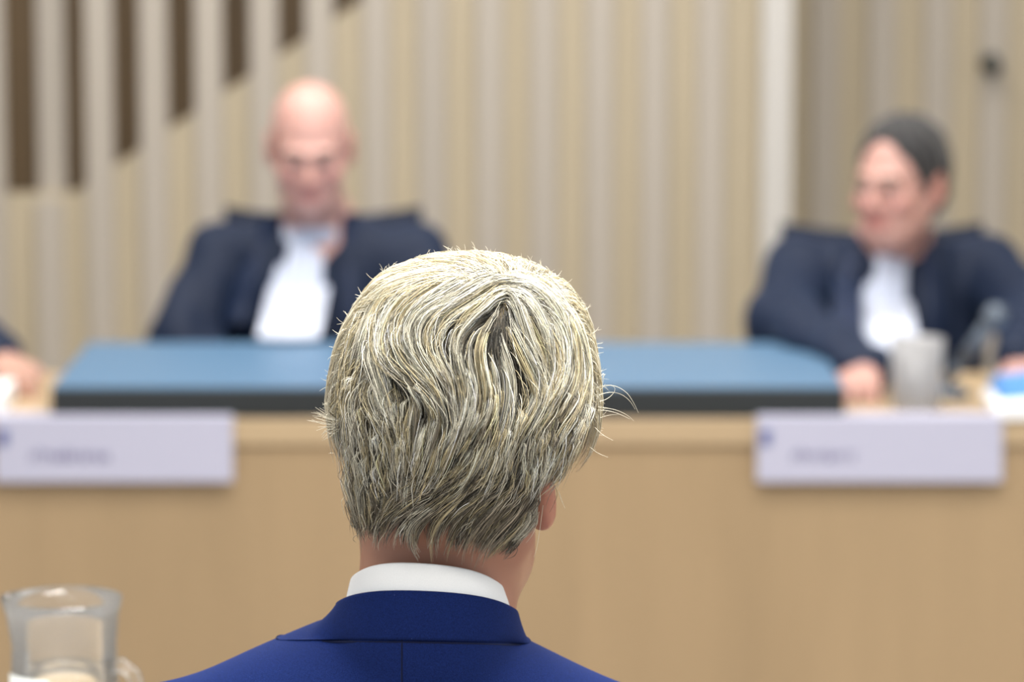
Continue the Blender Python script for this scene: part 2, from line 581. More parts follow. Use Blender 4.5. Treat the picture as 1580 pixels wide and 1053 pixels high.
def skin_col(h, V, base, lip=(0.50, 0.16, 0.14), brow=(0.10, 0.07, 0.05)):
    L = h.loc(V)
    c = np.tile(np.asarray(base, float), (len(V), 1))
    def blend(c, w, t): return c + w[:, None] * (np.asarray(t) - c)
    cheek = np.exp(-(((np.abs(L[:, 0]) - 0.042) / 0.022) ** 2 + ((L[:, 1] + 0.075) / 0.03) ** 2 + ((L[:, 2] + 0.03) / 0.022) ** 2))
    nose = np.exp(-((L[:, 0] / 0.016) ** 2 + ((L[:, 1] + 0.115) / 0.02) ** 2 + ((L[:, 2] + 0.03) / 0.02) ** 2))
    c = blend(c, np.clip(0.6 * cheek + 0.5 * nose, 0, 1), (0.55, 0.22, 0.19))
    ear = np.clip((np.abs(L[:, 0]) - 0.076) / 0.008, 0, 1) * (np.abs(L[:, 2]) < 0.05)
    c = blend(c, 0.45 * ear, (0.52, 0.18, 0.13))
    lips = (np.abs(L[:, 0]) < 0.024) & (L[:, 1] < -0.085) & (np.abs(L[:, 2] + 0.0645) < 0.011)
    c = blend(c, 0.7 * lips, lip)
    ey = (((np.abs(L[:, 0]) - 0.031) / 0.013) ** 2 + ((L[:, 2] - 0.001) / 0.0065) ** 2 < 1) & (L[:, 1] < -0.085)
    c = blend(c, 1.0 * ey, (0.34, 0.30, 0.28))
    ir = (((np.abs(L[:, 0]) - 0.031) / 0.006) ** 2 + ((L[:, 2] - 0.001) / 0.006) ** 2 < 1) & (L[:, 1] < -0.085)
    c = blend(c, 1.0 * ir, (0.04, 0.035, 0.03))
    br = (np.abs(np.abs(L[:, 0]) - 0.031) < 0.020) & (np.abs(L[:, 2] - 0.022) < 0.005) & (L[:, 1] < -0.07)
    return blend(c, 0.9 * br, brow)


def add_hand(f, wrist, direction, up, side, curl=0.5):
    """palm and five separate fingers, gently curled"""
    d = np.asarray(direction, float); d /= np.linalg.norm(d)
    u = np.asarray(up, float); u -= d * (u @ d); u /= np.linalg.norm(u)
    s = np.cross(d, u) * side
    w = np.asarray(wrist, float)
    f.cone(w, w + d * 0.035, 0.024, 0.027, 0.015)
    for q in (-0.028, -0.009, 0.010, 0.028):
        f.cone(w + d * 0.02 + s * q * 0.6, w + d * 0.088 + s * q, 0.014, 0.011, 0.012)
    for q, L in ((-0.031, 0.060), (-0.0105, 0.075), (0.0105, 0.080), (0.031, 0.070)):
        p = w + d * 0.088 + s * q
        ang = 0.25 * curl
        for i, fr in enumerate((0.42, 0.32, 0.26)):
            ang += curl * 0.75
            e = p + (d * math.cos(ang) - u * math.sin(ang)) * L * fr * 1.15
            f.cone(p, e, 0.0095 - 0.0008 * i, 0.009 - 0.0008 * i, 0.004)
            p = e
    p = w + d * 0.03 + s * 0.026
    e = p + (d * 0.7 + s * 0.7 - u * 0.25) * 0.042
    f.cone(p, e, 0.014, 0.0105, 0.012)
    f.cone(e, e + (d * 0.93 + s * 0.1 - u * 0.35) * 0.032, 0.0105, 0.0085, 0.005)


def fold(P, freq, amp):
    return amp * np.sin(P * freq)


# ------------------------------------------------------------------ judges' bench
BY = 6.475
bench = empty('judges_bench', (0, BY, 0))
tag(bench, 'long light wooden judges bench running across the room', 'bench')
X0, X1 = -1.75, 2.05
box('front_panel', (X0, BY + 0.012, 0.0), (X1, BY + 0.035, 0.688), M['bench'], bench)
box('edge_strip', (X0, BY, 0.688), (X1, BY + 0.035, 0.733), M['bench_edge'], bench, 0.002)
box('top_board', (X0, BY + 0.0355, 0.698), (X1, 7.05, 0.733), M['bench_edge'], bench, 0.001)
for xx in (X0 + 0.02, 0.2, X1 - 0.06):
    box('support_panel', (xx, BY + 0.036, 0), (xx + 0.04, 7.0, 0.698), M['bench'], bench)

xs0 = at(79, 600, BY + 0.02).x
xs1 = at(1303, 600, BY + 0.02).x
slab = empty('desk_insert', ((xs0 + xs1) / 2, 6.78, 0.734))
tag(slab, 'long blue-topped writing board with dark edge lying on the wooden bench', 'desk board')
box('dark_body', (xs0, BY + 0.012, 0.7335), (xs1, 7.06, 0.783), M['slab_edge'], slab, 0.003)
box('blue_top', (xs0 + 0.002, BY + 0.014, 0.7832), (xs1 - 0.002, 7.058, 0.7885), M['slab_top'], slab, 0.002)


def name_plate(px0, px1, label, letters, lx0, lx1):
    y = BY - 0.008
    a, b = at(px0, 652, y), at(px1, 742, y)
    root = empty('name_plate', ((a.x + b.x) / 2, y, b.z))
    tag(root, label, 'name plate', 'name plates on the bench')
    # bent card: face in front of the bench, lip folded over its top
    zt, zb = 0.7355, b.z
    bm = bmesh.new()
    prof = [(y - 0.012, zb), (y - 0.002, zt + 0.002), (y + 0.004, zt + 0.004), (y + 0.05, zt + 0.004), (y + 0.05, zt + 0.001), (y + 0.006, zt + 0.001), (y + 0.002, zt - 0.002), (y - 0.008, zb)]
    va = [bm.verts.new((a.x, p[0], p[1])) for p in prof]
    vb = [bm.verts.new((b.x, p[0], p[1])) for p in prof]
    bm.faces.new(va); bm.faces.new(vb[::-1])
    for i in range(len(prof)):
        j = (i + 1) % len(prof)
        bm.faces.new((va[i], vb[i], vb[j], va[j]))
    card = link('card', bm_mesh('card', bm), M['plate'], root)
    # small blurred line of lettering: letter-sized dark strokes
    bm = bmesh.new()
    p0, p1 = at(lx0, 704, y).x, at(lx1, 704, y).x
    zm = at(lx0, 704, y).z
    r2 = random.Random(len(label))
    n = letters
    st = (p1 - p0) / n
    for i in range(n):
        if i in (1, n // 2): h = 0.022
        else: h = 0.016
        x = p0 + st * i
        yy = y - 0.0095
        box_bm(bm, (x, yy, zm - 0.008), (x + st * 0.28, yy + 0.004, zm - 0.008 + h))
        box_bm(bm, (x + st * 0.28, yy, zm + r2.choice((-0.008, 0.0, 0.004))), (x + st * 0.75, yy + 0.004, zm + r2.choice((0.0055, 0.008))))
    link('lettering', bm_mesh('lettering', bm), M['print'], card)
    bm = bmesh.new()
    e = at(px0 + 14, 676, y)
    box_bm(bm, (e.x - 0.010, y - 0.0085, e.z - 0.012), (e.x + 0.008, y - 0.003, e.z + 0.014))
    link('emblem', bm_mesh('emblem', bm), M['emblem'], card)


name_plate(-8, 360, 'white name plate under the blue board and bald judge', 11, 48, 172)
name_plate(1168, 1545, 'white name plate below the drinking glass and dark-haired judge', 8, 1222, 1325)


# ------------------------------------------------------------------ people behind the bench
def chair(loc, top, label, hw=0.2):
    x, y = loc
    root = empty('office_chair', (x, y, 0))
    tag(root, label, 'chair', 'office chairs behind the bench')
    bm = bmesh.new()
    # high upholstered back with a slightly dipped top edge
    nx, nz = 17, 15
    grid = {}
    for s in (0, 1):
        for i in range(nx):
            u = -1 + 2 * i / (nx - 1)
            for j in range(nz):
                v = j / (nz - 1)
                zt = top - 0.018 * (1 - u * u)
                z = 0.50 + (zt - 0.50) * v
                wv = hw * (0.92 + 0.08 * v)
                ed = max(abs(u) ** 8, v ** 14, (1 - v) ** 14)
                yy = y + 0.165 + 0.03 * v + (0.03 if s else -0.03) * (1 - 0.8 * ed) - 0.025 * (1 - u * u) + 0.01
                grid[s, i, j] = bm.verts.new((x + wv * u, yy, z))
    for s in (0, 1):
        for i in range(nx - 1):
            for j in range(nz - 1):
                q = (grid[s, i, j], grid[s, i + 1, j], grid[s, i + 1, j + 1], grid[s, i, j + 1])
                bm.faces.new(q if s == 0 else q[::-1])
    for i in range(nx - 1):
        for j in (0, nz - 1):
            bm.faces.new((grid[0, i, j], grid[1, i, j], grid[1, i + 1, j], grid[0, i + 1, j]))
    for j in range(nz - 1):
        for i in (0, nx - 1):
            bm.faces.new((grid[0, i, j], grid[0, i, j + 1], grid[1, i, j + 1], grid[1, i, j]))
    link('backrest', bm_mesh('backrest', bm, True), M['chair'], root)
    box('seat', (x - 0.24, y - 0.28, 0.36), (x + 0.24, y + 0.17, 0.43), M['chair'], root, 0.025)
    link('column', tube_mesh('column', [(x, y, 0.06), (x, y, 0.36)], 0.03), M['metal'], root)
    for i in range(5):
        t = i * 2 * math.pi / 5 + 0.3
        link('foot', tube_mesh('foot', [(x, y, 0.075), (x + 0.28 * math.cos(t), y + 0.28 * math.sin(t), 0.035)], [0.025, 0.018], 8), M['metal'], root)
    return root


def judge(label, cx, cy, head, yaw, tilt, zs, arms, skin, jab, hair=False, drape=0.0, hscale=0.95, fine=0.005):
    """cx, cy: middle of the shoulders; zs: shoulder height; arms: per side (elbow, wrist, hand direction)"""
    root = empty('person', (cx, cy, 0))
    tag(root, label, 'person')
    h = HeadFrame(head, yaw, tilt, hscale)
    H = np.asarray(head, float)
    lo = np.array([cx - 0.48, cy - 0.80, -0.02]); hi = np.array([cx + 0.48, cy + 0.25, H[2] + 0.17])
    f = Field(rough_axis(lo[0], hi[0], fine, 0.011, H[0] - 0.11, H[0] + 0.11),
              rough_axis(lo[1], hi[1], fine + 0.001, 0.011, H[1] - 0.14, H[1] + 0.13),
              rough_axis(lo[2], hi[2], fine, 0.011, H[2] - 0.16, H[2] + 0.15))
    add_head(f, h)
    nb = np.array([cx, cy + 0.01, zs - 0.02])
    f.cone(h.w((0, 0.022, -0.045)), nb, 0.054, 0.060, 0.03)
    sh = {s: np.array([cx + s * 0.165, cy, zs - 0.075]) for s in (-1, 1)}
    f.cone(nb, nb + (0, 0, -0.1), 0.07, 0.11, 0.05)
    f.cone(sh[-1], sh[1], 0.045, 0.045, 0.05)
    f.ell((cx, cy + 0.01, zs - 0.25), (0.16, 0.105, 0.24), None, 0.06)
    f.ell((cx, cy + 0.01, 0.525), (0.16, 0.11, 0.085), None, 0.05)
    for s in (-1, 1):
        el, wr, hd = arms[s]
        f.cone(sh[s], el, 0.042, 0.036, 0.03)
        f.cone(el, wr, 0.036, 0.026, 0.02)
        add_hand(f, wr, hd, (0, 0, 1), -s if hd[1] < 0 else s, 0.75)
        f.cone((cx + s * 0.09, cy, 0.52), (cx + s * 0.12, cy - 0.42, 0.51), 0.075, 0.056, 0.04)
        f.cone((cx + s * 0.12, cy - 0.42, 0.50), (cx + s * 0.13, cy - 0.40, 0.07), 0.054, 0.036, 0.03)
        f.cone((cx + s * 0.13, cy - 0.38, 0.04), (cx + s * 0.14, cy - 0.56, 0.03), 0.036, 0.030, 0.03)
    V, Q = f.nets()
    link('body', mesh_np('body', V, Q, True, skin_col(h, V, skin)), M['skin'], root)

    # gown: wide, pleated at the shoulders, loose sleeves
    g = Field(np.arange(cx - 0.50, cx + 0.50, 0.0085), np.arange(cy - 0.72, cy + 0.2, 0.0085), np.arange(0.05, zs + 0.09, 0.0085))
    g.cone(nb + (-0.06, 0.012, -0.068), sh[-1] + (-0.01, 0.01, 0.005), 0.070, 0.068, 0.03)
    g.cone(nb + (0.06, 0.012, -0.068), sh[1] + (0.01, 0.01, 0.005), 0.070, 0.068, 0.03)
    g.ell((cx, cy + 0.0, zs - 0.28), (0.19, 0.135, 0.30), None, 0.07)
    g.ell((cx, cy - 0.03, 0.52), (0.23, 0.19, 0.16), None, 0.08)
    for s in (-1, 1):
        el, wr, hd = arms[s]
        el = np.asarray(el, float); wr = np.asarray(wr, float)
        g.cone(sh[s] + (s * 0.012, 0, -0.005), el + (0, 0, 0.004), 0.070, 0.068, 0.03)
        g.cone(el + (0, 0, 0.004), wr + (0, 0, 0.004), 0.066, 0.050, 0.03)
        g.cone((cx + s * 0.10, cy, 0.50), (cx + s * 0.13, cy - 0.44, 0.49), 0.12, 0.09, 0.06)
        g.cone((cx + s * 0.13, cy - 0.44, 0.48), (cx + s * 0.14, cy - 0.42, 0.15), 0.09, 0.10, 0.05)
    g.cone(nb + (0, -0.02, -0.03), nb + (0, -0.09, 0.16), 0.060, 0.080, 0.012, -1)
    ph = cx * 7
    g.disp(lambda X, Y, Z: 0.0045 * np.sin((X - cx) * 74 + 2.2 * np.sin(Z * 9 + ph) + Y * 21) * np.clip((zs + 0.05 - Z) * 4, 0.25, 1)
           + 0.0055 * np.sin(np.abs(X - cx) * 33 - Z * 17 + ph + Y * 26))
    g.cutbox((cx - 0.26, cy - 0.30, 0.34), (cx + 0.26, cy + 0.25, 0.434))
    g.cutbox((X0 - 0.1, BY - 0.1, 0.69), (X1 + 0.1, 7.055, 0.7365))
    g.cutbox((xs0 - 0.004, BY - 0.1, 0.69), (xs1 + 0.004, 7.066, 0.792))
    V, Q = g.nets()
    gown = link('gown', mesh_np('gown', V, Q), M['robe'], root)

    # satin facings on both sides of the jabot, then the pleated jabot itself, laid on the gown's front
    def front(x, z, off):
        t = np.linspace(cy - 0.45, cy, 220)
        P = np.stack([np.full_like(t, x), t, np.full_like(t, z)], 1)
        d = g.sample(P)
        i = np.argmax(d < 0) if (d < 0).any() else len(t) - 30
        return t[i] - off
    (tx, tz, bx, bz, w0, w1) = jab

    def sheet(name, f_x, m, off, pleat, nu, parent=root, th=0.006):
        nv = 26
        V = []
        ys = {}
        for j in range(nv):
            v = j / (nv - 1)
            z = tz + (bz - tz) * v
            row = [front(f_x(u, v), max(z, 0.60), 0) for u in np.linspace(-1, 1, 7)]
            yy = min(row)
            ys[j] = yy
        yb = np.array([ys[j] for j in range(nv)])
        ysm = np.convolve(np.pad(yb, 4, mode='edge'), np.ones(9) / 9, mode='valid')
        for s_ in (0, 1):
            for j in range(nv):
                v = j / (nv - 1)
                z = tz + (bz - tz) * v ** (1 if not drape else 0.9)
                for i in range(nu):
                    u = -1 + 2 * i / (nu - 1)
                    bow = 0.022 * u * u
                    V.append((f_x(u, v), ysm[j] - off - (drape if name == 'jabot' else 0) * max(0, (v - 0.6) / 0.4) ** 1.5 + bow + pleat * math.sin(u * 17 + v) + (th if s_ else 0), z))
        F = []
        B = nv * nu
        for j in range(nv - 1):
            for i in range(nu - 1):
                a = j * nu + i
                F.append((a, a + 1, a + nu + 1, a + nu)); F.append((B + a, B + a + nu, B + a + nu + 1, B + a + 1))
        for j in range(nv - 1):
            for i in (0, nu - 1):
                a = j * nu + i
                F.append((a, a + nu, B + a + nu, B + a))
        for i in range(nu - 1):
            for j in (0, nv - 1):
                a = j * nu + i
                F.append((a, a + 1, B + a + 1, B + a))
        me = bpy.data.meshes.new(name)
        me.from_pydata(V, [], F)
        me.validate()
        for p in me.polygons: p.use_smooth = True
        return link(name, me, m, parent)
    mid = lambda v: tx + (bx - tx) * v
    sheet('jabot', lambda u, v: mid(v) + u * (w0 + (w1 - w0) * min(1, v * 1.6)), M['jabot'], 0.014, 0.003, 33)
    for s in (-1, 1):
        sheet('facing', lambda u, v, s=s: mid(v) + s * (w0 + (w1 - w0) * min(1, v * 1.6) + 0.022 + 0.025 * v) + u * (0.022 + 0.012 * v), M['robe_facing'], 0.006, 0.0, 7, gown)
    # white collar band round the neck
    c = h.w((0, 0.022, -0.045)) * 0.22 + nb * 0.78
    th_ = np.linspace(0, 2 * np.pi, 40, endpoint=False)
    V, F = [], []
    for k, (r, dz) in enumerate(((0.064, -0.035), (0.066, 0.018), (0.061, 0.018), (0.059, -0.035))):
        for t in th_:
            V.append((c[0] + r * math.cos(t), c[1] + r * 1.02 * math.sin(t), c[2] + dz + 0.012 * math.sin(t)))
    for k in range(4):
        for i in range(40):
            j = (i + 1) % 40
            F.append((k * 40 + i, k * 40 + j, ((k + 1) % 4) * 40 + j, ((k + 1) % 4) * 40 + i))
    link('shirt_collar', mesh_np('shirt_collar', np.array(V), np.array(F)), M['jabot'], root)

    if hair:
        q = Field(np.arange(H[0] - 0.14, H[0] + 0.14, 0.0045), np.arange(H[1] - 0.15, H[1] + 0.15, 0.0045), np.arange(H[2] - 0.12, H[2] + 0.17, 0.0045))
        q.ell(h.w((0, 0.022, 0.041)), [a * hscale for a in (0.086, 0.100, 0.095)], h.R, 0.01)
        q.ell(h.w((0, 0.055, -0.015)), [a * hscale for a in (0.072, 0.060, 0.075)], h.R, 0.03)
        q.ell(h.w((0, -0.092, -0.025)), [a * hscale for a in (0.074, 0.085, 0.125)], h.R, 0.012, -1)
        for s in (-1, 1):
            q.ell(h.w((s * 0.088, -0.010, -0.058)), [a * hscale for a in (0.03, 0.045, 0.045)], h.R, 0.01, -1)
        q.disp(lambda X, Y, Z: 0.0022 * np.sin(X * 260 + 3 * np.sin(Y * 60) + Z * 90) + 0.002 * np.sin(Y * 210 + 2 * np.sin(Z * 55) + X * 80))
        V, Q = q.nets()
        link('hair', mesh_np('hair', V, Q), M['dark_hair'], root)
    return root


# bald judge: looks down, hands in the lap behind the board
hA = at(478, 224, 7.20)
cA = at(490, 335, 7.36)
yA = 7.36
judge('bald judge in dark gown and white jabot, looking down', cA.x, yA, hA, math.radians(2), math.radians(19), 0.985,
      {-1: ((cA.x - 0.255, 7.25, 0.755), (cA.x - 0.12, 7.12, 0.66), (0.85, -0.5, -0.1)),
       1: ((cA.x + 0.255, 7.25, 0.755), (cA.x + 0.12, 7.12, 0.66), (-0.85, -0.5, -0.1))},
      (0.55, 0.315, 0.27), (at(472, 318, 7.2).x, 1.005, at(446, 540, 7.1).x, 0.797, 0.045, 0.058), drape=0.19)
chair((cA.x, yA + 0.02), 0.992, 'dark office chair behind the bald judge', 0.196)

# dark-haired judge: turned to the left of the picture, one hand on the bench
hB = at(1388, 282, 7.18)
cB = at(1378, 365, 7.34)
judge('dark-haired judge in gown and jabot, head turned aside, hand on bench', cB.x, 7.34, hB, math.radians(-36), math.radians(4), 0.958,
      {-1: ((cB.x - 0.22, 7.16, 0.800), (0.630, 6.77, 0.772), (-0.22, -1.0, -0.08)),
       1: ((cB.x + 0.25, 7.12, 0.805), (cB.x + 0.19, 6.87, 0.775), (-0.2, -1.0, -0.08))},
      (0.50, 0.285, 0.24), (at(1385, 392, 7.2).x, 0.945, at(1366, 585, 7.0).x, 0.752, 0.040, 0.052), hair=True)
chair((cB.x, 7.36), 0.962, 'dark office chair behind the dark-haired judge', 0.200)

# third judge, mostly beyond the left edge of the picture
cC = at(-250, 340, 7.36)
judge('judge at the left edge, only a dark sleeve and hand in view', cC.x, 7.36, (cC.x, 7.2, 1.13), math.radians(15), math.radians(6), 0.985,
      {-1: ((cC.x - 0.26, 7.08, 0.815), (cC.x - 0.2, 6.8, 0.785), (0.3, -1.0, 0.0)),
       1: ((cC.x + 0.225, 7.06, 0.815), (cC.x + 0.37, 6.82, 0.790), (0.6, -1.0, -0.12))},
      (0.45, 0.26, 0.2), (cC.x, 0.99, cC.x, 0.77, 0.042, 0.06), hair=True, fine=0.007)
chair((cC.x, 7.38), 0.985, 'dark office chair at the left edge of the picture', 0.2)

# ------------------------------------------------------------------ things on the bench
def tumbler(loc, r, hgt, water, label):
    root = empty('drinking_glass', loc)
    tag(root, label, 'glass')
    t = 0.0025
    prof = [(0.0, 0.0), (r * 0.86, 0.0), (r * 0.88, 0.003), (r, hgt), (r - t, hgt), (r * 0.88 - t, 0.010), (0.0, 0.010)]
    link('glass_body', lathe_mesh('glass_body', prof, loc), M['frost'], root)
    rw = lambda z: (r * 0.88 - t) + (r * 0.12) * (z - 0.01) / (hgt - 0.01) - 0.0004
    link('water', lathe_mesh('water', [(0.0, 0.0105), (rw(0.0105), 0.0105), (rw(water), water), (0.0, water)], loc), M['water'], root)
    return root


g1 = at(1414, 632, 6.60)
tumbler((g1.x, 6.60, 0.7335), 0.047, 0.122, 0.075, 'tall drinking glass of water in front of the dark-haired judge')

# desk microphone on a slanted arm
mb = at(1462, 634, 6.72)
mt = at(1540, 482, 6.62)
mc = empty('desk_microphone', (mb.x, 6.72, 0.7335))
tag(mc, 'grey desk microphone on a slanted stem beside the drinking glass', 'microphone')
link('base', lathe_mesh('base', [(0, 0), (0.04, 0), (0.042, 0.006), (0.03, 0.018), (0.012, 0.022), (0, 0.022)], (mb.x, 6.74, 0.7335), 32), M['mic'], mc)
A_, B_ = np.array([mb.x, 6.74, 0.76]), np.array([mt.x, mt.y, mt.z])
m1 = A_ + (B_ - A_) * 0.30
link('stem', tube_mesh('stem', [A_, m1], [0.008, 0.011], 12), M['mic'], mc)
link('barrel', tube_mesh('barrel', [m1, A_ + (B_ - A_) * 0.86], [0.0125, 0.0135], 14), M['mic'], mc)
link('foam_head', tube_mesh('foam_head', [A_ + (B_ - A_) * s for s in (0.84, 0.88, 0.94, 0.99, 1.03, 1.05)], [0.014, 0.019, 0.021, 0.020, 0.014, 0.004], 16), M['mic'], mc)

# open booklet at the right end
bk = empty('booklet', (at(1575, 650, 6.5).x, 6.53, 0.734))
tag(bk, 'open white and blue booklet at the right end of the bench', 'booklet')
bx0 = at(1534, 650, 6.52).x
prism('white_page', [(bx0, 0.7345), (bx0 + 0.2, 0.7345), (bx0 + 0.20, 0.775), (bx0 + 0.012, 0.757), (bx0, 0.748)], 6.465, 6.70, M['paper'], bk)
prism('blue_page', [(bx0 + 0.012, 0.7575), (bx0 + 0.2, 0.7757), (bx0 + 0.2, 0.800), (bx0 + 0.02, 0.775)], 6.53, 6.71, M['paper_blue'], bk)

# papers at the left end
pc = box('paper_stack', (at(-60, 600, 6.6).x, 6.50, 0.7335), (at(14, 600, 6.6).x, 6.68, 0.772), M['paper'], None, 0.002)
tag(pc, 'stack of white papers at the left end of the bench', 'papers')

# round dark fitting high on the recessed wall
ft = at(1528, 98, WY2 - 0.02)
fr = empty('wall_fitting', (ft.x, WY2, ft.z))
tag(fr, 'small dark round fitting on the wall above the dark-haired judge', 'wall fitting')
me = lathe_mesh('rosette', [(0, 0), (0.024, 0), (0.026, 0.006), (0.020, 0.016), (0.0, 0.018)], (0, 0, 0), 28)
me.transform(Matrix.Translation((ft.x, WY2 - 0.015, ft.z)) @ Matrix.Rotation(math.pi / 2, 4, 'X'))
link('rosette', me, M['fitting'], fr)
link('peg', tube_mesh('peg', [(ft.x, WY2 - 0.03, ft.z), (ft.x + 0.003, WY2 - 0.06, ft.z - 0.006), (ft.x + 0.004, WY2 - 0.075, ft.z - 0.01)], [0.010, 0.012, 0.017], 16), M['fitting'], fr)

# ------------------------------------------------------------------ table and jug in the foreground
tb = empty('table', (-0.1, 3.72, 0))
tag(tb, 'wooden table in front of the man in the blue suit', 'table')
box('tabletop', (-0.9, 3.40, 0.71), (0.7, 4.05, 0.74), M['table'], tb, 0.004)
for sx in (-0.85, 0.60):
    for sy in (3.45, 3.95):
        box('leg', (sx, sy, 0), (sx + 0.05, sy + 0.05, 0.71), M['table'], tb, 0.003)

JY = 3.70
jc = at(98, 922, JY)
jug = empty('water_jug', (jc.x, JY, 0.7405))
tag(jug, 'clear glass water jug with handle at the lower left', 'jug')
JZ = 0.7405
JH = jc.z - JZ
R0 = 0.0575
t = 0.0016
out = [(0.0, 0.0), (0.044, 0.0), (0.050, 0.006), (0.054, JH * 0.35), (0.053, JH * 0.65), (0.0515, JH * 0.80), (0.054, JH * 0.93), (R0, JH)]
inn = [(R0 - t, JH), (0.054 - t, JH * 0.93), (0.0515 - t, JH * 0.80), (0.053 - t, JH * 0.65), (0.054 - t, JH * 0.35), (0.048 - t, 0.010), (0.0, 0.010)]
spout = lambda th, z: 1 + 0.10 * max(0, math.cos(th - math.pi * 0.96)) ** 10 * max(0, (z / JH - 0.8) / 0.2)
link('jug_body', lathe_mesh('jug_body', out + inn, (jc.x, JY, JZ), 64, spout), M['glass'], jug)
wl = JH * 0.70
wp = [(0.0, 0.0105), (0.0445, 0.0108), (0.0506, JH * 0.35), (0.0498, JH * 0.62), (0.0490, wl), (0.0, wl)]
link('water', lathe_mesh('water', wp, (jc.x, JY, JZ), 48), M['water'], jug)
hp = [(0.050, JH * 0.72), (0.062, JH * 0.735), (0.074, JH * 0.70), (0.082, JH * 0.60), (0.084, JH * 0.48), (0.078, JH * 0.34), (0.066, JH * 0.24), (0.052, JH * 0.20)]
ha = -0.35
link('handle', tube_mesh('handle', [(jc.x + r * math.cos(ha), JY + r * math.sin(ha), JZ + z) for r, z in hp], 0.0075, 14), M['glass'], jug)
# paper label curved round the jug
V, F = [], []
for k, rr in enumerate((0.0548, 0.0553)):
    for j, z in enumerate((JH * 0.36, JH * 0.70)):
        for i in range(13):
            a = math.radians(200 + i * 5)
            V.append((jc.x + rr * math.cos(a), JY + rr * math.sin(a), JZ + z))
for i in range(12):
    F += [(i, i + 1, 14 + i, 13 + i), (26 + i, 39 + i, 40 + i, 27 + i), (i, 26 + i, 27 + i, i + 1), (13 + i, 14 + i, 40 + i, 39 + i)]
link('paper_label', mesh_np('paper_label', np.array(V), np.array(F)), M['label_card'], jug)

# ------------------------------------------------------------------ the man in the foreground
XB, XN = -0.085, -0.067                       # middle of the back, axis of the neck
man = empty('person', (XB, 2.98, 0))
tag(man, 'blond man in a blue suit seen from behind in the foreground', 'person')
hM = HeadFrame(at(692, 715, 2.985), math.radians(168), math.radians(3), 1.0)
HO = hM.o
f = Field(rough_axis(XB - 0.36, XB + 0.36, 0.0032, 0.011, -0.145, 0.065),
          rough_axis(2.74, 3.62, 0.0036, 0.011, 2.84, 3.12),
          rough_axis(-0.02, 1.42, 0.0036, 0.011, 1.07, 1.40))
add_head(f, hM, -0.010, 0.016)


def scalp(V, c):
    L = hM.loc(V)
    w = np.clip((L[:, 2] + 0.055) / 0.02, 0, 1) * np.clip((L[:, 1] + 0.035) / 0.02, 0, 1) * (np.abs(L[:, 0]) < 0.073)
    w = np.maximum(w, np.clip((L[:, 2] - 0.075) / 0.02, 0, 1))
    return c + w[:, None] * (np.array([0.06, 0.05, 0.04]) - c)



f.cone((-0.050, 2.988, 1.215), (XN, 2.975, 1.08), 0.056, 0.059, 0.03)
f.cone((XN, 2.975, 1.08), (XB, 2.985, 1.0), 0.06, 0.09, 0.04)
f.cone((XB - 0.16, 2.99, 0.985), (XB + 0.16, 2.99, 0.985), 0.05, 0.05, 0.05)
f.ell((XB, 2.99, 0.80), (0.155, 0.10, 0.25), None, 0.06)
f.ell((XB, 3.0, 0.52), (0.16, 0.11, 0.10), None, 0.06)
armsM = {s: (np.array([XB + s * 0.255, 3.02, 0.70]), np.array([XB + s * 0.11, 3.20, 0.635])) for s in (-1, 1)}
for s in (-1, 1):
    el, wr = armsM[s]
    f.cone((XB + s * 0.195, 2.99, 0.97), el, 0.046, 0.038, 0.03)
    f.cone(el, wr, 0.038, 0.026, 0.02)
    add_hand(f, wr, (-s * 0.3, 1.0, -0.1), (0, 0, 1), -s, 0.4)
    f.cone((XB + s * 0.09, 3.0, 0.52), (XB + s * 0.12, 3.42, 0.51), 0.072, 0.052, 0.04)
    f.cone((XB + s * 0.12, 3.42, 0.51), (XB + s * 0.13, 3.36, 0.07), 0.05, 0.035, 0.03)
    f.cone((XB + s * 0.13, 3.34, 0.04), (XB + s * 0.14, 3.52, 0.03), 0.035, 0.028, 0.03)
V, Q = f.nets()
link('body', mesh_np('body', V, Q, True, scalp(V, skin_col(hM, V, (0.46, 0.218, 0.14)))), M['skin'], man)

# jacket
j = Field(rough_axis(XB - 0.38, XB + 0.38, 0.005, 0.009, XB - 0.26, XB + 0.26),
          rough_axis(2.78, 3.34, 0.005, 0.009, 2.82, 3.06),
          rough_axis(0.50, 1.16, 0.005, 0.009, 0.98, 1.14))
for s, zo in ((-1, 0.987), (1, 0.980)):
    j.cone((XB + s * 0.050, 2.980, 1.016 if s < 0 else 1.012), (XB + s * 0.195, 2.988, zo), 0.077, 0.062, 0.012)
j.ell((XB, 2.972, 0.940), (0.170, 0.108, 0.13), None, 0.03)
j.ell((XB, 2.990, 0.80), (0.195, 0.130, 0.30), None, 0.06)
j.cone((XN - 0.002, 2.957, 1.082), (XB, 2.972, 0.99), 0.068, 0.090, 0.012)
for s in (-1, 1):
    el, wr = armsM[s]
    j.cone((XB + s * 0.205, 2.99, 0.965), el, 0.062, 0.056, 0.03)
    j.cone(el, wr, 0.056, 0.042, 0.03)
j.cone((XN, 2.975, 1.05), (XN + 0.004, 2.972, 1.22), 0.056, 0.064, 0.006, -1)
j.disp(lambda X, Y, Z: 0.0016 * np.sin((X - XB) * 40 + Z * 55) * np.clip((1.10 - Z) * 12, 0, 1))
V, Q = j.nets()
jk = link('jacket', mesh_np('jacket', V, Q), M['suit'], man)


def jacket_drop(x, y, z0=1.2):
    t = np.linspace(z0, 0.9, 600)
    d = j.sample(np.stack([np.full_like(t, x), np.full_like(t, y), t], 1))
    return t[np.argmax(d < 0)] if (d < 0).any() else 0.95


def jacket_back(x, z):
    t = np.linspace(2.78, 3.0, 440)
    d = j.sample(np.stack([np.full_like(t, x), t, np.full_like(t, z)], 1))
    return t[np.argmax(d < 0)]


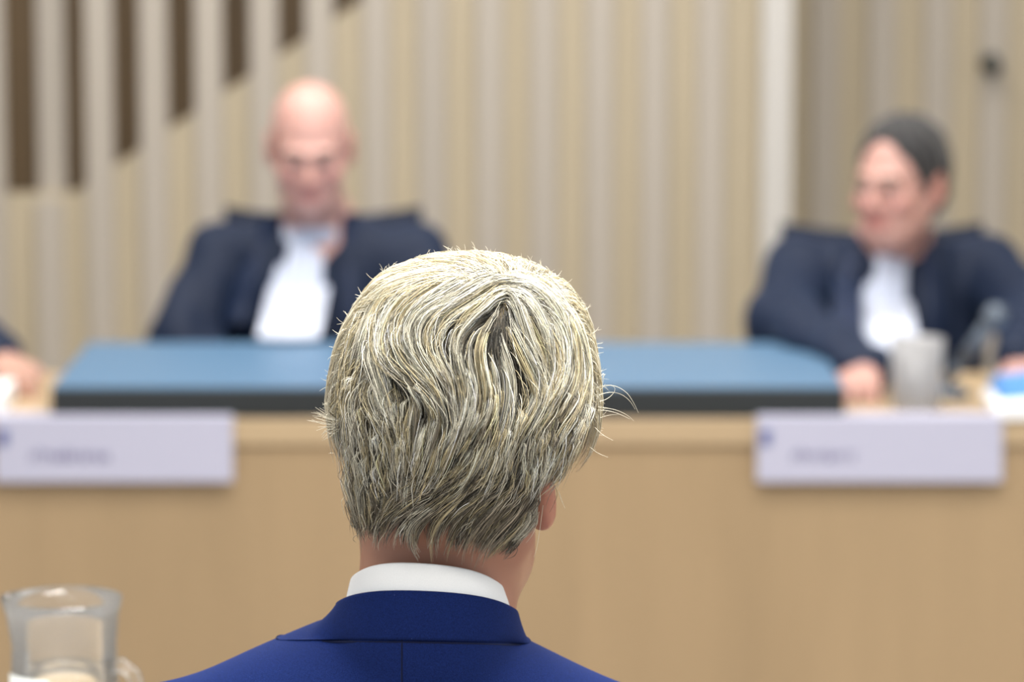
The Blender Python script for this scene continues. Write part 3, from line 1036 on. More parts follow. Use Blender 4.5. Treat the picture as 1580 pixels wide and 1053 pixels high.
def band(name, top, bot, phis, nv, th, m, parent, bulge=0.0, B=None, drop=0.0):
    """sheet with thickness between two curves, rounded over at its top edge"""
    N = len(phis)
    T = np.array([top(p) for p in phis])
    if B is None: B = np.array([bot(p) for p in phis])
    out = np.stack([np.sin(phis), -np.cos(phis), np.zeros(N)], 1)
    rows = []
    sag = np.stack([0 * phis, 0 * phis, -drop * np.sin(phis) ** 2], 1)
    for v in np.linspace(1, 0, nv):
        P = T + (B - T) * v
        rows.append(P + out * (bulge * 4 * v * (1 - v)) + sag * (4 * v * (1 - v)))
    for a in np.linspace(0.0, math.pi, 5)[1:-1]:
        rows.append(T - out * th * (1 - math.cos(a)) / 2 + np.array([0, 0, 1.0]) * th * 0.5 * math.sin(a))
    for v in np.linspace(0, 1, nv):
        P = T + (B - T) * v
        rows.append(P + out * (bulge * 4 * v * (1 - v) - th) + sag * (4 * v * (1 - v)))
    V = np.concatenate(rows)
    F = []
    R = len(rows)
    for r in range(R):
        r2 = (r + 1) % R
        for i in range(N - 1):
            F.append((r * N + i, r * N + i + 1, r2 * N + i + 1, r2 * N + i))
    return link(name, mesh_np(name, V, np.array(F)), m, parent)


ph = np.linspace(-math.pi * 0.98, math.pi * 0.98, 110)
YN = 2.972


def sc_top(p):
    return np.array([XN + 0.0015 + 0.0620 * math.sin(p), YN - 0.0640 * math.cos(p), 1.1625 - 0.024 * (1 - math.cos(p)) - 0.0045 * math.sin(p) - 0.006 * math.sin(p) ** 4])


def sc_bot(p):
    q = sc_top(p)
    return np.array([XN + 0.0015 + 0.0700 * math.sin(p), YN - 0.0690 * math.cos(p), q[2] - 0.034])


sc = band('shirt_collar', sc_top, sc_bot, ph, 8, 0.0030, M['shirt'], man)


def jc_top(p):
    return np.array([XN + 0.0725 * math.sin(p), YN - 0.0705 * math.cos(p), 1.1415 - 0.023 * (1 - math.cos(p)) - 0.003 * math.sin(p) - 0.004 * math.sin(p) ** 4])


def jacket_hit(px, py):
    t = np.linspace(2.80, 3.06, 700)
    d = j.sample(np.array([at(px, py, q) for q in t]))
    return at(px, py, t[np.argmax(d < 0)] - 0.003) if (d < 0).any() else None


# lower edge of the collar: across the back, then over both shoulders to the front
exs = np.linspace(396, 866, 80)
eh = [jacket_hit(px, 988 + 0.00022 * (px - 620) ** 2 * (0.3 if px < 620 else 0.38) + 0.012 * (px - 620)) for px in exs]
good = [i for i, e in enumerate(eh) if e is not None]
edge = [np.array([np.interp(exs[i], exs[good], [eh[g_][c_] for g_ in good]) for c_ in range(3)]) for i in range(good[0], good[-1] + 1)]
el_, er_ = edge[0], edge[-1]
lf = [np.array([el_[0] + 0.028 * k, el_[1] + 0.10 * k, jacket_drop(el_[0] + 0.028 * k, el_[1] + 0.10 * k) + 0.003]) for k in np.linspace(1, 0.06, 16)]
rf = [np.array([er_[0] - 0.028 * k, er_[1] + 0.10 * k, jacket_drop(er_[0] - 0.028 * k, er_[1] + 0.10 * k) + 0.003]) for k in np.linspace(0.06, 1, 16)]
jb = np.array(lf + edge + rf)
sl_ = np.concatenate([[0], np.cumsum(np.linalg.norm(np.diff(jb, axis=0), axis=1))])
jb = np.stack([np.interp(np.linspace(0, sl_[-1], 120), sl_, jb[:, i]) for i in range(3)], 1)
ker = np.ones(7) / 7
jb = np.stack([np.convolve(np.pad(jb[:, i], 3, mode='edge'), ker, mode='valid') for i in range(3)], 1)
pj = np.arctan2(jb[:, 0] - XN, -(jb[:, 1] - YN))
pj = np.maximum.accumulate(pj)
col_bot = lambda p: jb[int(np.argmin(np.abs(pj - p)))]
band('jacket_collar', jc_top, None, pj, 14, 0.0045, M['suit'], jk, 0.0022, jb, 0.007)
# dark line where the collar meets the back, and the centre back seam
link('collar_seam', tube_mesh('collar_seam', [q + np.array([0, 0.002, -0.0022]) for q in jb[12:-12]], 0.0011, 6), M['suit_seam'], jk)
zz = np.linspace(1.108, 0.78, 60)
link('back_seam', tube_mesh('back_seam', [(XB + 0.0005, jacket_back(XB, z) + 0.0001, z) for z in zz], 0.0009, 6), M['suit_seam'], jk)

# trousers and shoes (below the picture)
q = Field(np.arange(XB - 0.30, XB + 0.30, 0.011), np.arange(2.82, 3.60, 0.011), np.arange(0.03, 0.72, 0.011))
q.ell((XB, 2.995, 0.53), (0.19, 0.14, 0.12), None, 0.05)
for s in (-1, 1):
    q.cone((XB + s * 0.09, 3.0, 0.52), (XB + s * 0.12, 3.43, 0.51), 0.088, 0.068, 0.04)
    q.cone((XB + s * 0.12, 3.43, 0.51), (XB + s * 0.13, 3.37, 0.09), 0.068, 0.056, 0.03)
V, Q = q.nets()
link('trousers', mesh_np('trousers', V, Q), M['suit'], man)
for s in (-1, 1):
    q = Field(np.arange(XB + s * 0.135 - 0.08, XB + s * 0.135 + 0.08, 0.008), np.arange(3.26, 3.66, 0.008), np.arange(-0.01, 0.14, 0.008))
    q.cone((XB + s * 0.13, 3.34, 0.045), (XB + s * 0.14, 3.56, 0.032), 0.044, 0.032, 0.03)
    V, Q = q.nets()
    V[:, 2] = np.maximum(V[:, 2], 0.002)
    link('shoe', mesh_np('shoe', V, Q), M['shoe'], man)

mch = empty('side_chair', (XB, 3.0, 0))
tag(mch, 'dark chair under the blond man in the blue suit', 'chair')
box('seat', (XB - 0.23, 2.82, 0.36), (XB + 0.23, 3.27, 0.415), M['chair'], mch, 0.02)
box('backrest', (XB - 0.21, 2.775, 0.55), (XB + 0.21, 2.80, 0.88), M['chair'], mch, 0.012)
for sx in (-0.2, 0.2):
    link('leg', tube_mesh('leg', [(XB + sx, 2.785, 0.60), (XB + sx, 2.80, 0.36), (XB + sx, 2.77, 0.0)], 0.012, 10), M['metal'], mch)
    link('leg', tube_mesh('leg', [(XB + sx, 3.22, 0.37), (XB + sx, 3.25, 0.0)], 0.012, 10), M['metal'], mch)

#HAIR_BEGIN
# ------------------------------------------------------------------ hair: one envelope round the head, thousands of strands laid on it
OUT = np.array([  # image row, left, right, depth behind and before the head's axis
    (389, 715, 735, .012, .012), (392, 690, 760, .032, .03), (397, 655, 785, .052, .05), (404, 628, 815, .068, .07), (414, 602, 838, .082, .08), (428, 578, 864, .094, .09),
    (448, 560, 887, .104, .098), (474, 543, 904, .112, .104), (504, 526, 916, .118, .107), (540, 513, 923, .122, .108), (580, 505, 929, .124, .108),
    (620, 501, 931, .124, .107), (660, 504, 927, .120, .105), (700, 511, 914, .113, .10), (740, 516, 892, .103, .09), (765, 519, 868, .096, .08),
    (790, 525, 846, .086, .07), (820, 533, 834, .075, .06), (850, 540, 812, .066, .05), (880, 548, 788, .060, .04), (905, 556, 775, .056, .04)])
AY = 2.955
oz = np.array([at(700, r, AY).z for r in OUT[:, 0]])
ol = np.array([at(l, r, AY).x for r, l, _, _, _ in OUT]); orr = np.array([at(rr, r, AY).x for r, _, rr, _, _ in OUT])
ZS = oz[::-1]


def envelope(P):
    """< 1 inside the hair's outer surface"""
    x, y, z = P[..., 0], P[..., 1], P[..., 2]
    I = lambda a: np.interp(z, ZS, a[::-1])
    l, r, b, fr = I(ol), I(orr), I(OUT[:, 3]), I(OUT[:, 4])
    cx, w = (l + r) / 2, (r - l) / 2
    d = np.where(y < AY, b, fr)
    p = 2.25
    g = (np.abs((x - cx) / w) ** p + np.abs((y - AY) / d) ** p) ** (1 / p)
    return g + np.maximum(0, z - oz[0]) * 900


def env_grad(P):
    e = 0.0015
    G = np.stack([(envelope(P + np.eye(3)[i] * e) - envelope(P - np.eye(3)[i] * e)) for i in range(3)], -1)
    return G / (np.linalg.norm(G, axis=-1, keepdims=True) + 1e-9)


# depth of the envelope and its normal for every image position (2 px grid)
gx = np.arange(440, 1000, 2.0); gy = np.arange(360, 930, 2.0)
GX, GY = np.meshgrid(gx, gy)
DX = (GX - 790) / FPX; DB = (526.5 - GY) / FPX
D = np.stack([DX, _cp + DB * _sp, -_sp + DB * _cp], -1)
D = D / D[..., 1:2]
best = np.full(GX.shape, 1e9); ybest = np.full(GX.shape, AY); hit = np.zeros(GX.shape, bool); yhit = np.full(GX.shape, AY)
for yy in np.arange(2.80, 3.02, 0.0015):
    P = D * yy + np.array([0, 0, CAMZ])
    g = envelope(P)
    m = g < best
    best[m] = g[m]; ybest[m] = yy
    n_ = (~hit) & (g < 1)
    yhit[n_] = yy; hit |= n_
YM = np.where(hit, yhit, ybest)
# smooth the depth map a little so that strands stay smooth
for _ in range(3):
    Z = np.pad(YM, 1, mode='edge')
    YM = (Z[1:-1, 1:-1] * 4 + Z[:-2, 1:-1] + Z[2:, 1:-1] + Z[1:-1, :-2] + Z[1:-1, 2:]) / 8
NM = env_grad(D * YM[..., None] + np.array([0, 0, CAMZ]))


def bil(A, u, v):
    i = np.clip(u.astype(int), 0, A.shape[1] - 2); jj = np.clip(v.astype(int), 0, A.shape[0] - 2)
    a = np.clip(u - i, 0, 1); b = np.clip(v - jj, 0, 1)
    if A.ndim == 3: a, b = a[..., None], b[..., None]
    return (A[jj, i] * (1 - a) + A[jj, i + 1] * a) * (1 - b) + (A[jj + 1, i] * (1 - a) + A[jj + 1, i + 1] * a) * b


TOPX = np.concatenate([OUT[11::-1, 1], OUT[:12, 2]]); TOPY = np.concatenate([OUT[11::-1, 0], OUT[:12, 0]])


def lay(px, depth):
    """image positions (..., 2) and depth under the envelope -> points on the head"""
    px = px.copy()
    px[..., 1] = np.maximum(px[..., 1], np.interp(px[..., 0], TOPX, TOPY) + 1.5)
    u = (px[..., 0] - gx[0]) / 2; v = (px[..., 1] - gy[0]) / 2
    y = bil(YM, u, v)
    nrm = bil(NM, u, v)
    a = (px[..., 0] - 790) / FPX; b = (526.5 - px[..., 1]) / FPX
    d = np.stack([a, _cp + b * _sp, -_sp + b * _cp], -1)
    P = d * (y / d[..., 1])[..., None] + np.array([0, 0, CAMZ])
    return P - nrm * depth[..., None]


def c1(*p): return [(460 + x / 2.7714, 360 + y / 2.7714) for x, y in p]
def c2(*p): return [(460 + x / 2.8214, 700 + y / 2.8214) for x, y in p]


STROKES = [
    # long upper hair: from the crown to the left
    c1((905, 198), (850, 255), (770, 300), (690, 330), (630, 370), (605, 430), (610, 500), (640, 560), (670, 640), (680, 700)),
    c1((895, 230), (840, 320), (770, 370), (715, 430), (700, 520), (730, 610), (745, 690), (720, 780), (680, 870), (640, 960), (610, 1050)),
    c1((890, 280), (830, 370), (790, 440), (780, 520), (800, 610), (815, 700), (790, 800), (740, 900), (690, 980), (640, 1060)),
    c1((905, 195), (830, 200), (750, 240), (660, 290), (580, 330), (530, 390), (520, 460), (545, 520), (600, 580), (640, 650), (660, 720)),
    c1((900, 190), (800, 160), (700, 180), (620, 240), (540, 290), (480, 340), (450, 410), (455, 480), (490, 550), (550, 620), (600, 700), (635, 790)),
    c1((860, 165), (740, 125), (640, 140), (560, 190), (480, 250), (420, 310), (385, 380), (385, 450), (420, 520), (480, 590), (540, 650), (600, 730), (632, 800)),
    c1((760, 120), (640, 105), (540, 135), (460, 190), (390, 250), (340, 320), (310, 400), (305, 480), (335, 555), (410, 605), (500, 650), (580, 710), (630, 790)),
    c1((600, 105), (500, 125), (420, 165), (350, 220), (300, 290), (275, 370), (285, 450), (280, 520), (250, 590), (210, 660)),
    c1((480, 130), (390, 160), (310, 215), (250, 290), (215, 370), (190, 450), (170, 530), (155, 610), (150, 690), (160, 760)),
    c1((330, 180), (260, 260), (210, 350), (175, 430), (145, 520), (125, 610), (118, 690), (125, 760)),
    c1((300, 330), (290, 430), (290, 510), (320, 590), (350, 680), (375, 770), (400, 850)),
    c1((290, 540), (270, 620), (280, 700), (310, 770), (350, 840), (380, 890)),
    c1((250, 590), (225, 680), (215, 760), (240, 840), (260, 920), (270, 1000)),
    c1((200, 660), (175, 740), (165, 820), (160, 900), (165, 980), (180, 1050)),
    c1((420, 640), (450, 720), (440, 800), (430, 880), (440, 960), (450, 1040)),
    c1((560, 720), (560, 800), (540, 880), (520, 960), (500, 1050)),
    c1((660, 700), (650, 780), (620, 860), (590, 940), (560, 1040)),
    # the parting and to its right
    c1((895, 250), (870, 380), (855, 480), (870, 580), (885, 680), (870, 780), (840, 880), (800, 960), (750, 1050)),
    c1((905, 240), (895, 360), (900, 470), (930, 570), (945, 680), (935, 780), (915, 880), (890, 980), (860, 1053)),
    c1((915, 225), (935, 330), (965, 450), (1005, 550), (1050, 630), (1070, 700), (1050, 790), (1000, 870), (960, 950), (930, 1040)),
    c1((920, 210), (980, 290), (1010, 390), (1035, 480), (1075, 570), (1085, 660), (1050, 750), (1000, 830), (950, 910), (910, 1000)),
    c1((930, 205), (1010, 240), (1065, 320), (1090, 410), (1110, 500), (1115, 590), (1085, 690), (1040, 770), (1000, 840), (985, 920)),
    c1((940, 200), (1060, 235), (1140, 320), (1180, 420), (1195, 520), (1180, 620), (1130, 710), (1070, 790), (1030, 870), (1020, 960), (1010, 1040)),
    c1((960, 190), (1100, 215), (1180, 300), (1220, 400), (1240, 500), (1240, 610), (1200, 710), (1140, 800), (1090, 880), (1080, 970), (1060, 1050)),
    c1((980, 160), (1110, 185), (1200, 270), (1250, 380), (1275, 490), (1285, 600), (1270, 720), (1210, 820), (1150, 900), (1120, 980)),
    c1((1050, 160), (1150, 215), (1225, 320), (1268, 440), (1295, 560), (1302, 680), (1290, 780), (1250, 880), (1210, 960), (1180, 1040)),
    c1((860, 150), (960, 130), (1060, 160), (1150, 220), (1220, 320)),
    c1((880, 150), (780, 100), (680, 90), (580, 105), (470, 135)),
    # lower part of the long hair
    c2((270, 60), (290, 130), (320, 190)), c2((330, 0), (345, 70), (380, 140), (410, 200)),
    c2((460, 0), (450, 80), (460, 150), (470, 230)), c2((560, 0), (530, 80), (495, 150), (470, 235)),
    c2((700, 0), (650, 90), (590, 170), (545, 235)), c2((800, 10), (750, 100), (680, 170), (600, 235)),
    c2((880, 20), (850, 110), (810, 170), (785, 225)), c2((960, 0), (950, 80), (930, 140), (900, 190)),
    c2((1040, 0), (1030, 70), (1010, 130), (1000, 180)), c2((1130, 0), (1100, 70), (1080, 130), (1060, 185)),
    c2((1255, 0), (1210, 80), (1140, 160), (1092, 200)), c2((1190, 0), (1160, 80), (1110, 150), (1080, 195)),
    c2((150, 0), (160, 70), (180, 140), (200, 200)),
]
NAPE = [
    c2((150, 40), (170, 120), (195, 200), (225, 290), (250, 350)), c2((200, 60), (215, 150), (235, 240), (260, 330), (275, 390)),
    c2((260, 120), (265, 200), (275, 280), (290, 360)),
    c2((480, 210), (410, 250), (350, 300), (310, 350), (290, 400)), c2((560, 230), (480, 270), (425, 320), (390, 370), (380, 430)),
    c2((640, 230), (560, 270), (500, 320), (480, 380), (500, 440), (532, 488)), c2((700, 210), (610, 260), (540, 320), (500, 400), (510, 460)),
    c2((760, 190), (670, 250), (610, 320), (585, 390), (595, 490)), c2((850, 200), (750, 270), (690, 350), (660, 430), (645, 500)),
    c2((950, 190), (870, 260), (800, 340), (745, 420), (738, 510)), c2((1040, 180), (960, 270), (880, 350), (815, 430), (792, 525)),
    c2((1062, 220), (1010, 310), (940, 380), (870, 440), (820, 500)), c2((1050, 250), (1030, 310), (990, 360), (940, 410)),
    c2((330, 170), (340, 240), (330, 310), (330, 380)),
]


def resample(P, n):
    P = np.asarray(P, float)
    for _ in range(3):                       # corner cutting makes the stroke smooth
        Q = np.empty((2 * len(P), 2))
        Q[0], Q[-1] = P[0], P[-1]
        Q[1:-1:2] = P[:-1] * 0.75 + P[1:] * 0.25
        Q[2::2] = (P[:-1] * 0.25 + P[1:] * 0.75)
        P = Q
    s = np.concatenate([[0], np.cumsum(np.linalg.norm(np.diff(P, axis=0), axis=1))])
    t = np.linspace(0, s[-1], n)
    return np.stack([np.interp(t, s, P[:, 0]), np.interp(t, s, P[:, 1])], 1)


def flow_of(strokes):
    pts, tan = [], []
    for st in strokes:
        L = sum(math.dist(a, b) for a, b in zip(st[:-1], st[1:]))
        R = resample(st, max(4, int(L / 9)))
        T = np.gradient(R, axis=0)
        T /= np.linalg.norm(T, axis=1)[:, None]
        pts.append(R); tan.append(T)
    pts, tan = np.concatenate(pts), np.concatenate(tan)

    def fl(q):
        d2 = ((q[:, None] - pts[None]) ** 2).sum(-1)
        w = np.exp(-d2 / (2 * 13.0 ** 2)) + 1e-5 / (1 + d2 / 400)
        v = (w[..., None] * tan[None]).sum(1)
        return v / (np.linalg.norm(v, axis=1)[:, None] + 1e-9)
    return fl


flow_top, flow_nape = flow_of(STROKES), flow_of(NAPE)
NP = 13                                       # points on each strand


def trace(fl, start, length, n=26):
    P = [start]
    st = (length / (n - 1))[:, None]
    for _ in range(n - 1):
        v = fl(P[-1])
        P.append(P[-1] + v * st)
    return np.stack(P, 1)


def sil(py):
    return np.interp(py, OUT[:, 0], OUT[:, 1]), np.interp(py, OUT[:, 0], OUT[:, 2])


strands, srad, scol = [], [], []


def to_n(C, n):
    """(m, k, 2) -> (m, n, 2)"""
    k = C.shape[1]
    t = np.linspace(0, k - 1, n)
    i = np.clip(t.astype(int), 0, k - 2); a = (t - i)[None, :, None]
    return C[:, i] * (1 - a) + C[:, i + 1] * a


def locks(C, width, per, depth, colors, rad=0.00026, puff=0.004, minlen=0.72, root_dark=0.35, lift=0.0, stray=1.0, dark=0.24, bury=0.009):
    """C: (m, k, 2) centre lines in the image; strands of each lock run beside it and close up towards the tip"""
    m = len(C)
    C = to_n(C, 26)
    T = np.gradient(C, axis=1); T /= np.linalg.norm(T, axis=2)[..., None] + 1e-9
    Nn = np.stack([-T[..., 1], T[..., 0]], -1)
    s = np.linspace(0, 1, 26)
    prof = (0.75 + 0.35 * np.sin(np.pi * np.clip(s * 1.1, 0, 1))) * (1 - 0.72 * np.clip((s - 0.55) / 0.45, 0, 1) ** 1.4)
    for i in range(per):
        a = rng.uniform(-1, 1, m); b = rng.uniform(0, 1, m)
        wob = rng.normal(0, 1, (m, 3)) * stray
        w = (a[:, None] * prof[None] * width[:, None]
             + wob[:, :1] * 1.3 * np.sin(s[None] * 5 + wob[:, 1:2] * 3) + wob[:, 2:3] * 2.2 * s[None] ** 3)
        px = C + Nn * w[..., None]
        e = rng.uniform(minlen, 1.0, m)
        # cut each strand at its own length
        t = np.linspace(0, 1, NP)[None] * e[:, None] * 25
        ii = np.clip(t.astype(int), 0, 24); fr = (t - ii)[..., None]
        r = np.arange(m)[:, None]
        q = px[r, ii] * (1 - fr) + px[r, ii + 1] * fr
        ss = t / 25
        dp = depth[:, None] + puff * (a[:, None] ** 2) + b[:, None] * puff * 1.6 + bury * np.clip(1 - ss * 3.2, 0, 1) ** 1.5 - lift * ss ** 2 * (0.3 + b[:, None])
        strands.append(lay(q, dp))
        tp = np.linspace(0, 1, NP)
        rr = rad * rng.uniform(0.75, 1.2, m)[:, None] * (1 - 0.75 * np.clip((tp - 0.6) / 0.4, 0, 1) ** 1.5)[None]
        srad.append(rr)
        c = colors * np.exp(rng.normal(-0.03, 0.26, (m, 1)))
        dk = rng.uniform(0, 1, m) < dark
        c[dk] = c[dk] * 0.25
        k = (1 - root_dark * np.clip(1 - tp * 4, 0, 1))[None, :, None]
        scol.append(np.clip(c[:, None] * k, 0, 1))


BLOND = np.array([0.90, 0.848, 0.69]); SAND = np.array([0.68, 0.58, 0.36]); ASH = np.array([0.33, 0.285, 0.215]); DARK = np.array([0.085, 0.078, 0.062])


def mix(n, cols, p):
    k = rng.choice(len(cols), n, p=p)
    return np.array(cols)[k] * (1 + rng.normal(0, 0.05, (n, 1)))


def cut_at(C, lim, jit):
    """end centre lines where they run below the row lim"""
    out = []
    for c in C:
        e = lim + rng.normal(0, jit)
        l, r = sil(c[:, 1])
        bad = (c[:, 1] > e) | (c[:, 0] < l - 7) | (c[:, 0] > r + 7)
        k = int(np.argmax(bad)) if bad.any() else len(c)
        out.append(resample(c[:k], 26) if k >= 8 else None)
    return out


def seed(n, y0, y1, inset=4):
    q = []
    while len(q) < n:
        y = rng.uniform(y0, y1); x = rng.uniform(495, 935)
        l, r = sil(y)
        if l + inset < x < r - inset: q.append((x, y))
    return np.array(q)


GAPS = [(791, 535, 12, 90), (735, 560, 8, 45), (660, 470, 7, 35), (830, 640, 8, 40), (690, 640, 7, 40), (684, 500, 11, 38), (604, 605, 14, 26), (846, 520, 9, 30), (645, 655, 16, 14), (770, 640, 10, 50), (560, 700, 8, 30), (625, 440, 14, 10)]


def thin(C, p, ret=False):
    """let the hair part where the photograph shows gaps"""
    keep = np.ones(len(C), bool)
    for (x, y, a, b) in GAPS:
        ins = ((((C[..., 0] - x) / a) ** 2 + ((C[..., 1] - y) / b) ** 2) < 1).sum(1)
        keep &= ~((ins > 3) & (rng.uniform(0, 1, len(C)) < p))
    return keep if ret else C[keep]


# 1. dark short undergrowth over the whole scalp, its colour also painting in shade between the locks
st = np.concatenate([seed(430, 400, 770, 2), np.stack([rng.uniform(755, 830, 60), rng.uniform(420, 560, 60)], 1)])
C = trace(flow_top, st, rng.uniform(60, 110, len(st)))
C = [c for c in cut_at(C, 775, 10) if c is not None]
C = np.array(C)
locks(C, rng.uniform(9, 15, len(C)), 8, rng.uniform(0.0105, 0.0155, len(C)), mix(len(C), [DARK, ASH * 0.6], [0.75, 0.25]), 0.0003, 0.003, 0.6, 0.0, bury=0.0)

# 2. body of the long hair
st = seed(310, 400, 720, 3)
C = trace(flow_top, st, rng.uniform(110, 230, len(st)))
C = thin(np.array([c for c in cut_at(C, 776, 9) if c is not None]), 0.75)
locks(C, rng.uniform(5, 11, len(C)), 15, rng.uniform(0.004, 0.0105, len(C)), mix(len(C), [BLOND, SAND, ASH], [0.4, 0.35, 0.25]), 0.00026, 0.005, 0.7, 0.45)

# 3. the locks one sees, several beside each drawn stroke
cen, wid = [], []
for stp in STROKES[:28]:
    R = resample(stp, 26)
    T = np.gradient(R, axis=0); T /= np.linalg.norm(T, axis=1)[:, None] + 1e-9
    Nn = np.stack([-T[:, 1], T[:, 0]], 1)
    for o in (-9, -1, 8):
        o = o + rng.normal(0, 2)
        a0 = rng.uniform(0.02, 0.30); a1 = rng.uniform(0.8, 1.0)
        s = np.linspace(0, 1, 26)[:, None]
        c = R + Nn * o * (0.75 + 0.45 * np.sin(np.pi * np.clip(s, 0, 1)))
        c = c + Nn * rng.normal(0, 1.6) * np.sin(s * 7 + rng.uniform(0, 6))
        c = resample(c[int(a0 * 25):int(a1 * 25) + 1], 26)
        cen.append(c); wid.append(rng.uniform(3.2, 6.5))
C = [(c, w) for c, w in zip(cut_at(cen, 778, 8), wid) if c is not None]
wid = np.array([w for _, w in C]); C = np.array([c for c, _ in C])
kp = thin(C, 0.6, True); C, wid = C[kp], wid[kp]
locks(C, wid, 32, rng.uniform(0.0005, 0.005, len(C)), mix(len(C), [BLOND, BLOND * 0.88, SAND], [0.55, 0.25, 0.2]), 0.00026, 0.0055, 0.62, 0.5, 0.0, 1.25)

# locks that close over the crown
OVER = [c1((1010, 150), (940, 150), (860, 165), (780, 205), (700, 260), (620, 310), (560, 370), (545, 450)), c1((980, 170), (900, 172), (830, 200), (760, 250), (680, 300), (610, 360), (590, 440), (610, 520)),
        c1((960, 185), (900, 195), (850, 240), (790, 300), (730, 350), (680, 420), (675, 500), (700, 580)), c1((930, 120), (850, 125), (760, 150), (680, 200), (600, 250), (530, 300), (480, 370)),
        c1((850, 175), (910, 185), (980, 220), (1040, 290), (1080, 380), (1100, 470), (1105, 560)), c1((840, 150), (920, 155), (1010, 185), (1090, 250), (1150, 340), (1180, 440), (1190, 530)),
        c1((870, 190), (920, 215), (960, 280), (990, 370), (1020, 460), (1060, 550), (1075, 640)), c1((820, 115), (920, 115), (1020, 140), (1110, 200), (1180, 290), (1225, 400))]
cen = []
for stp in OVER:
    R = resample(stp, 26)
    for o in (-7, 0, 7):
        cen.append(R + np.array([o * 0.5, o]) + rng.normal(0, 1.5, 2))
C = np.array(cen)
locks(C, rng.uniform(3, 6, len(C)), 24, rng.uniform(0.000, 0.0035, len(C)), mix(len(C), [BLOND, BLOND * 0.88, SAND], [0.6, 0.25, 0.15]), 0.00026, 0.005, 0.55, 0.4, 0.0, 1.4, bury=0.007)

# 4. choppy ends of the upper hair
st = seed(260, 560, 745, 5)
C = trace(flow_top, st, rng.uniform(40, 90, len(st)))
C = thin(np.array([c for c in cut_at(C, 782, 9) if c is not None]), 0.8)
locks(C, rng.uniform(3, 6, len(C)), 14, rng.uniform(0.001, 0.006, len(C)), mix(len(C), [BLOND, SAND, ASH], [0.45, 0.4, 0.15]), 0.00025, 0.003, 0.55, 0.6, 0.003, bury=0.024)

# 5. shorter grey-brown hair at the nape
st = []
while len(st) < 330:
    y = rng.uniform(725, 850); x = rng.uniform(515, 850)
    l, r = sil(y)
    if l + 2 < x < r - 4 and y < 800 + 0.16 * (x - 540): st.append((x, y))
st = np.array(st)
C = trace(flow_nape, st, rng.uniform(50, 105, len(st)))
low = 838 + 0.14 * (C[:, -1, 0] - 545) + rng.normal(0, 7, len(C))
C = np.array([c for c in [cut_at([c_], lw, 1)[0] for c_, lw in zip(C, low)] if c is not None])
locks(C, rng.uniform(3.5, 8, len(C)), 14, rng.uniform(0.001, 0.007, len(C)), mix(len(C), [ASH, DARK * 1.6, SAND * 0.8, BLOND * 0.7], [0.4, 0.25, 0.2, 0.15]), 0.00024, 0.003, 0.5, 0.35)
cen = []
for stp in NAPE:
    R = resample(stp, 26)
    for o in (-4, 5):
        cen.append(R + rng.normal(0, 2, 2) + np.array([o, 0]))
C = np.array(cen)
locks(C, rng.uniform(2.5, 5, len(C)), 22, rng.uniform(0.0, 0.003, len(C)), mix(len(C), [ASH * 1.3, SAND * 0.9, BLOND * 0.75], [0.5, 0.3, 0.2]), 0.00024, 0.003, 0.55, 0.3)

# 6. hair on the sides, top and front that the back view hardly shows
cr = lay(np.array([[782.0, 440.0]]), np.array([0.0]))[0]
ctr = np.array([at(716, 600, AY).x, AY, at(716, 600, AY).z])


def shell(dirs, depth):
    t = np.zeros(len(dirs)); lo_ = np.zeros(len(dirs)); hi_ = np.full(len(dirs), 0.2)
    for _ in range(22):
        t = (lo_ + hi_) / 2
        ins = envelope(ctr + dirs * t[:, None]) < 1
        lo_ = np.where(ins, t, lo_); hi_ = np.where(ins, hi_, t)
    return ctr + dirs * (t - depth)[:, None]


cd = (cr - ctr) / np.linalg.norm(cr - ctr)
face = hM.R @ np.array([0, -1.0, 0])
N6 = 5200
roots = []
while len(roots) < N6:
    v = rng.normal(0, 1, 3); v /= np.linalg.norm(v)
    back = -v[1]
    fz = v @ face
    if back > 0.35 and v[2] < 0.80: continue          # the drawn locks cover the back
    if v[2] < -0.15 or v @ cd > 0.985: continue
    if fz > 0.55 and v[2] < 0.52: continue             # forehead
    if fz > 0.25 and v[2] < 0.12: continue
    roots.append(v)
roots = np.array(roots)
side = np.cross(cd, roots); side /= np.linalg.norm(side, axis=1)[:, None] + 1e-9
fwd = np.cross(side, roots)
sw = 0.8 * np.clip(0.75 - np.arccos(np.clip(roots @ cd, -1, 1)), 0, 1)
fwd, side = fwd * np.cos(sw)[:, None] + side * np.sin(sw)[:, None], side * np.cos(sw)[:, None] - fwd * np.sin(sw)[:, None]
Ls = rng.uniform(0.25, 0.75, N6)
clump = np.round(roots * 9).sum(1)
wave = 0.10 * np.sin(clump * 2.1)
dep0 = rng.uniform(0.000, 0.011, N6)
pts = []
for k in range(NP):
    s = k / (NP - 1)
    ang = Ls * s
    v = roots * np.cos(ang)[:, None] + fwd * np.sin(ang)[:, None] + side * (wave * np.sin(s * 5 + clump) * s)[:, None]
    v[:, 2] -= 0.12 * s * s
    v /= np.linalg.norm(v, axis=1)[:, None]
    pts.append(shell(v, dep0 + 0.006 * max(0, 1 - s * 5)))
P6 = np.stack(pts, 1)
# strands may not hang into the face or below the ears
ok = P6[:, -1, 2] > at(700, 735, AY).z
P6 = P6[ok]
strands.append(P6)
tp = np.linspace(0, 1, NP)
srad.append(np.full((len(P6), 1), 0.00030) * rng.uniform(0.8, 1.2, (len(P6), 1)) * (1 - 0.7 * np.clip((tp - 0.6) / 0.4, 0, 1))[None])
scol.append(np.clip(mix(len(P6), [BLOND, SAND, ASH], [0.65, 0.25, 0.1])[:, None] * (1 - 0.3 * np.clip(1 - tp * 4, 0, 1))[None, :, None], 0, 1))

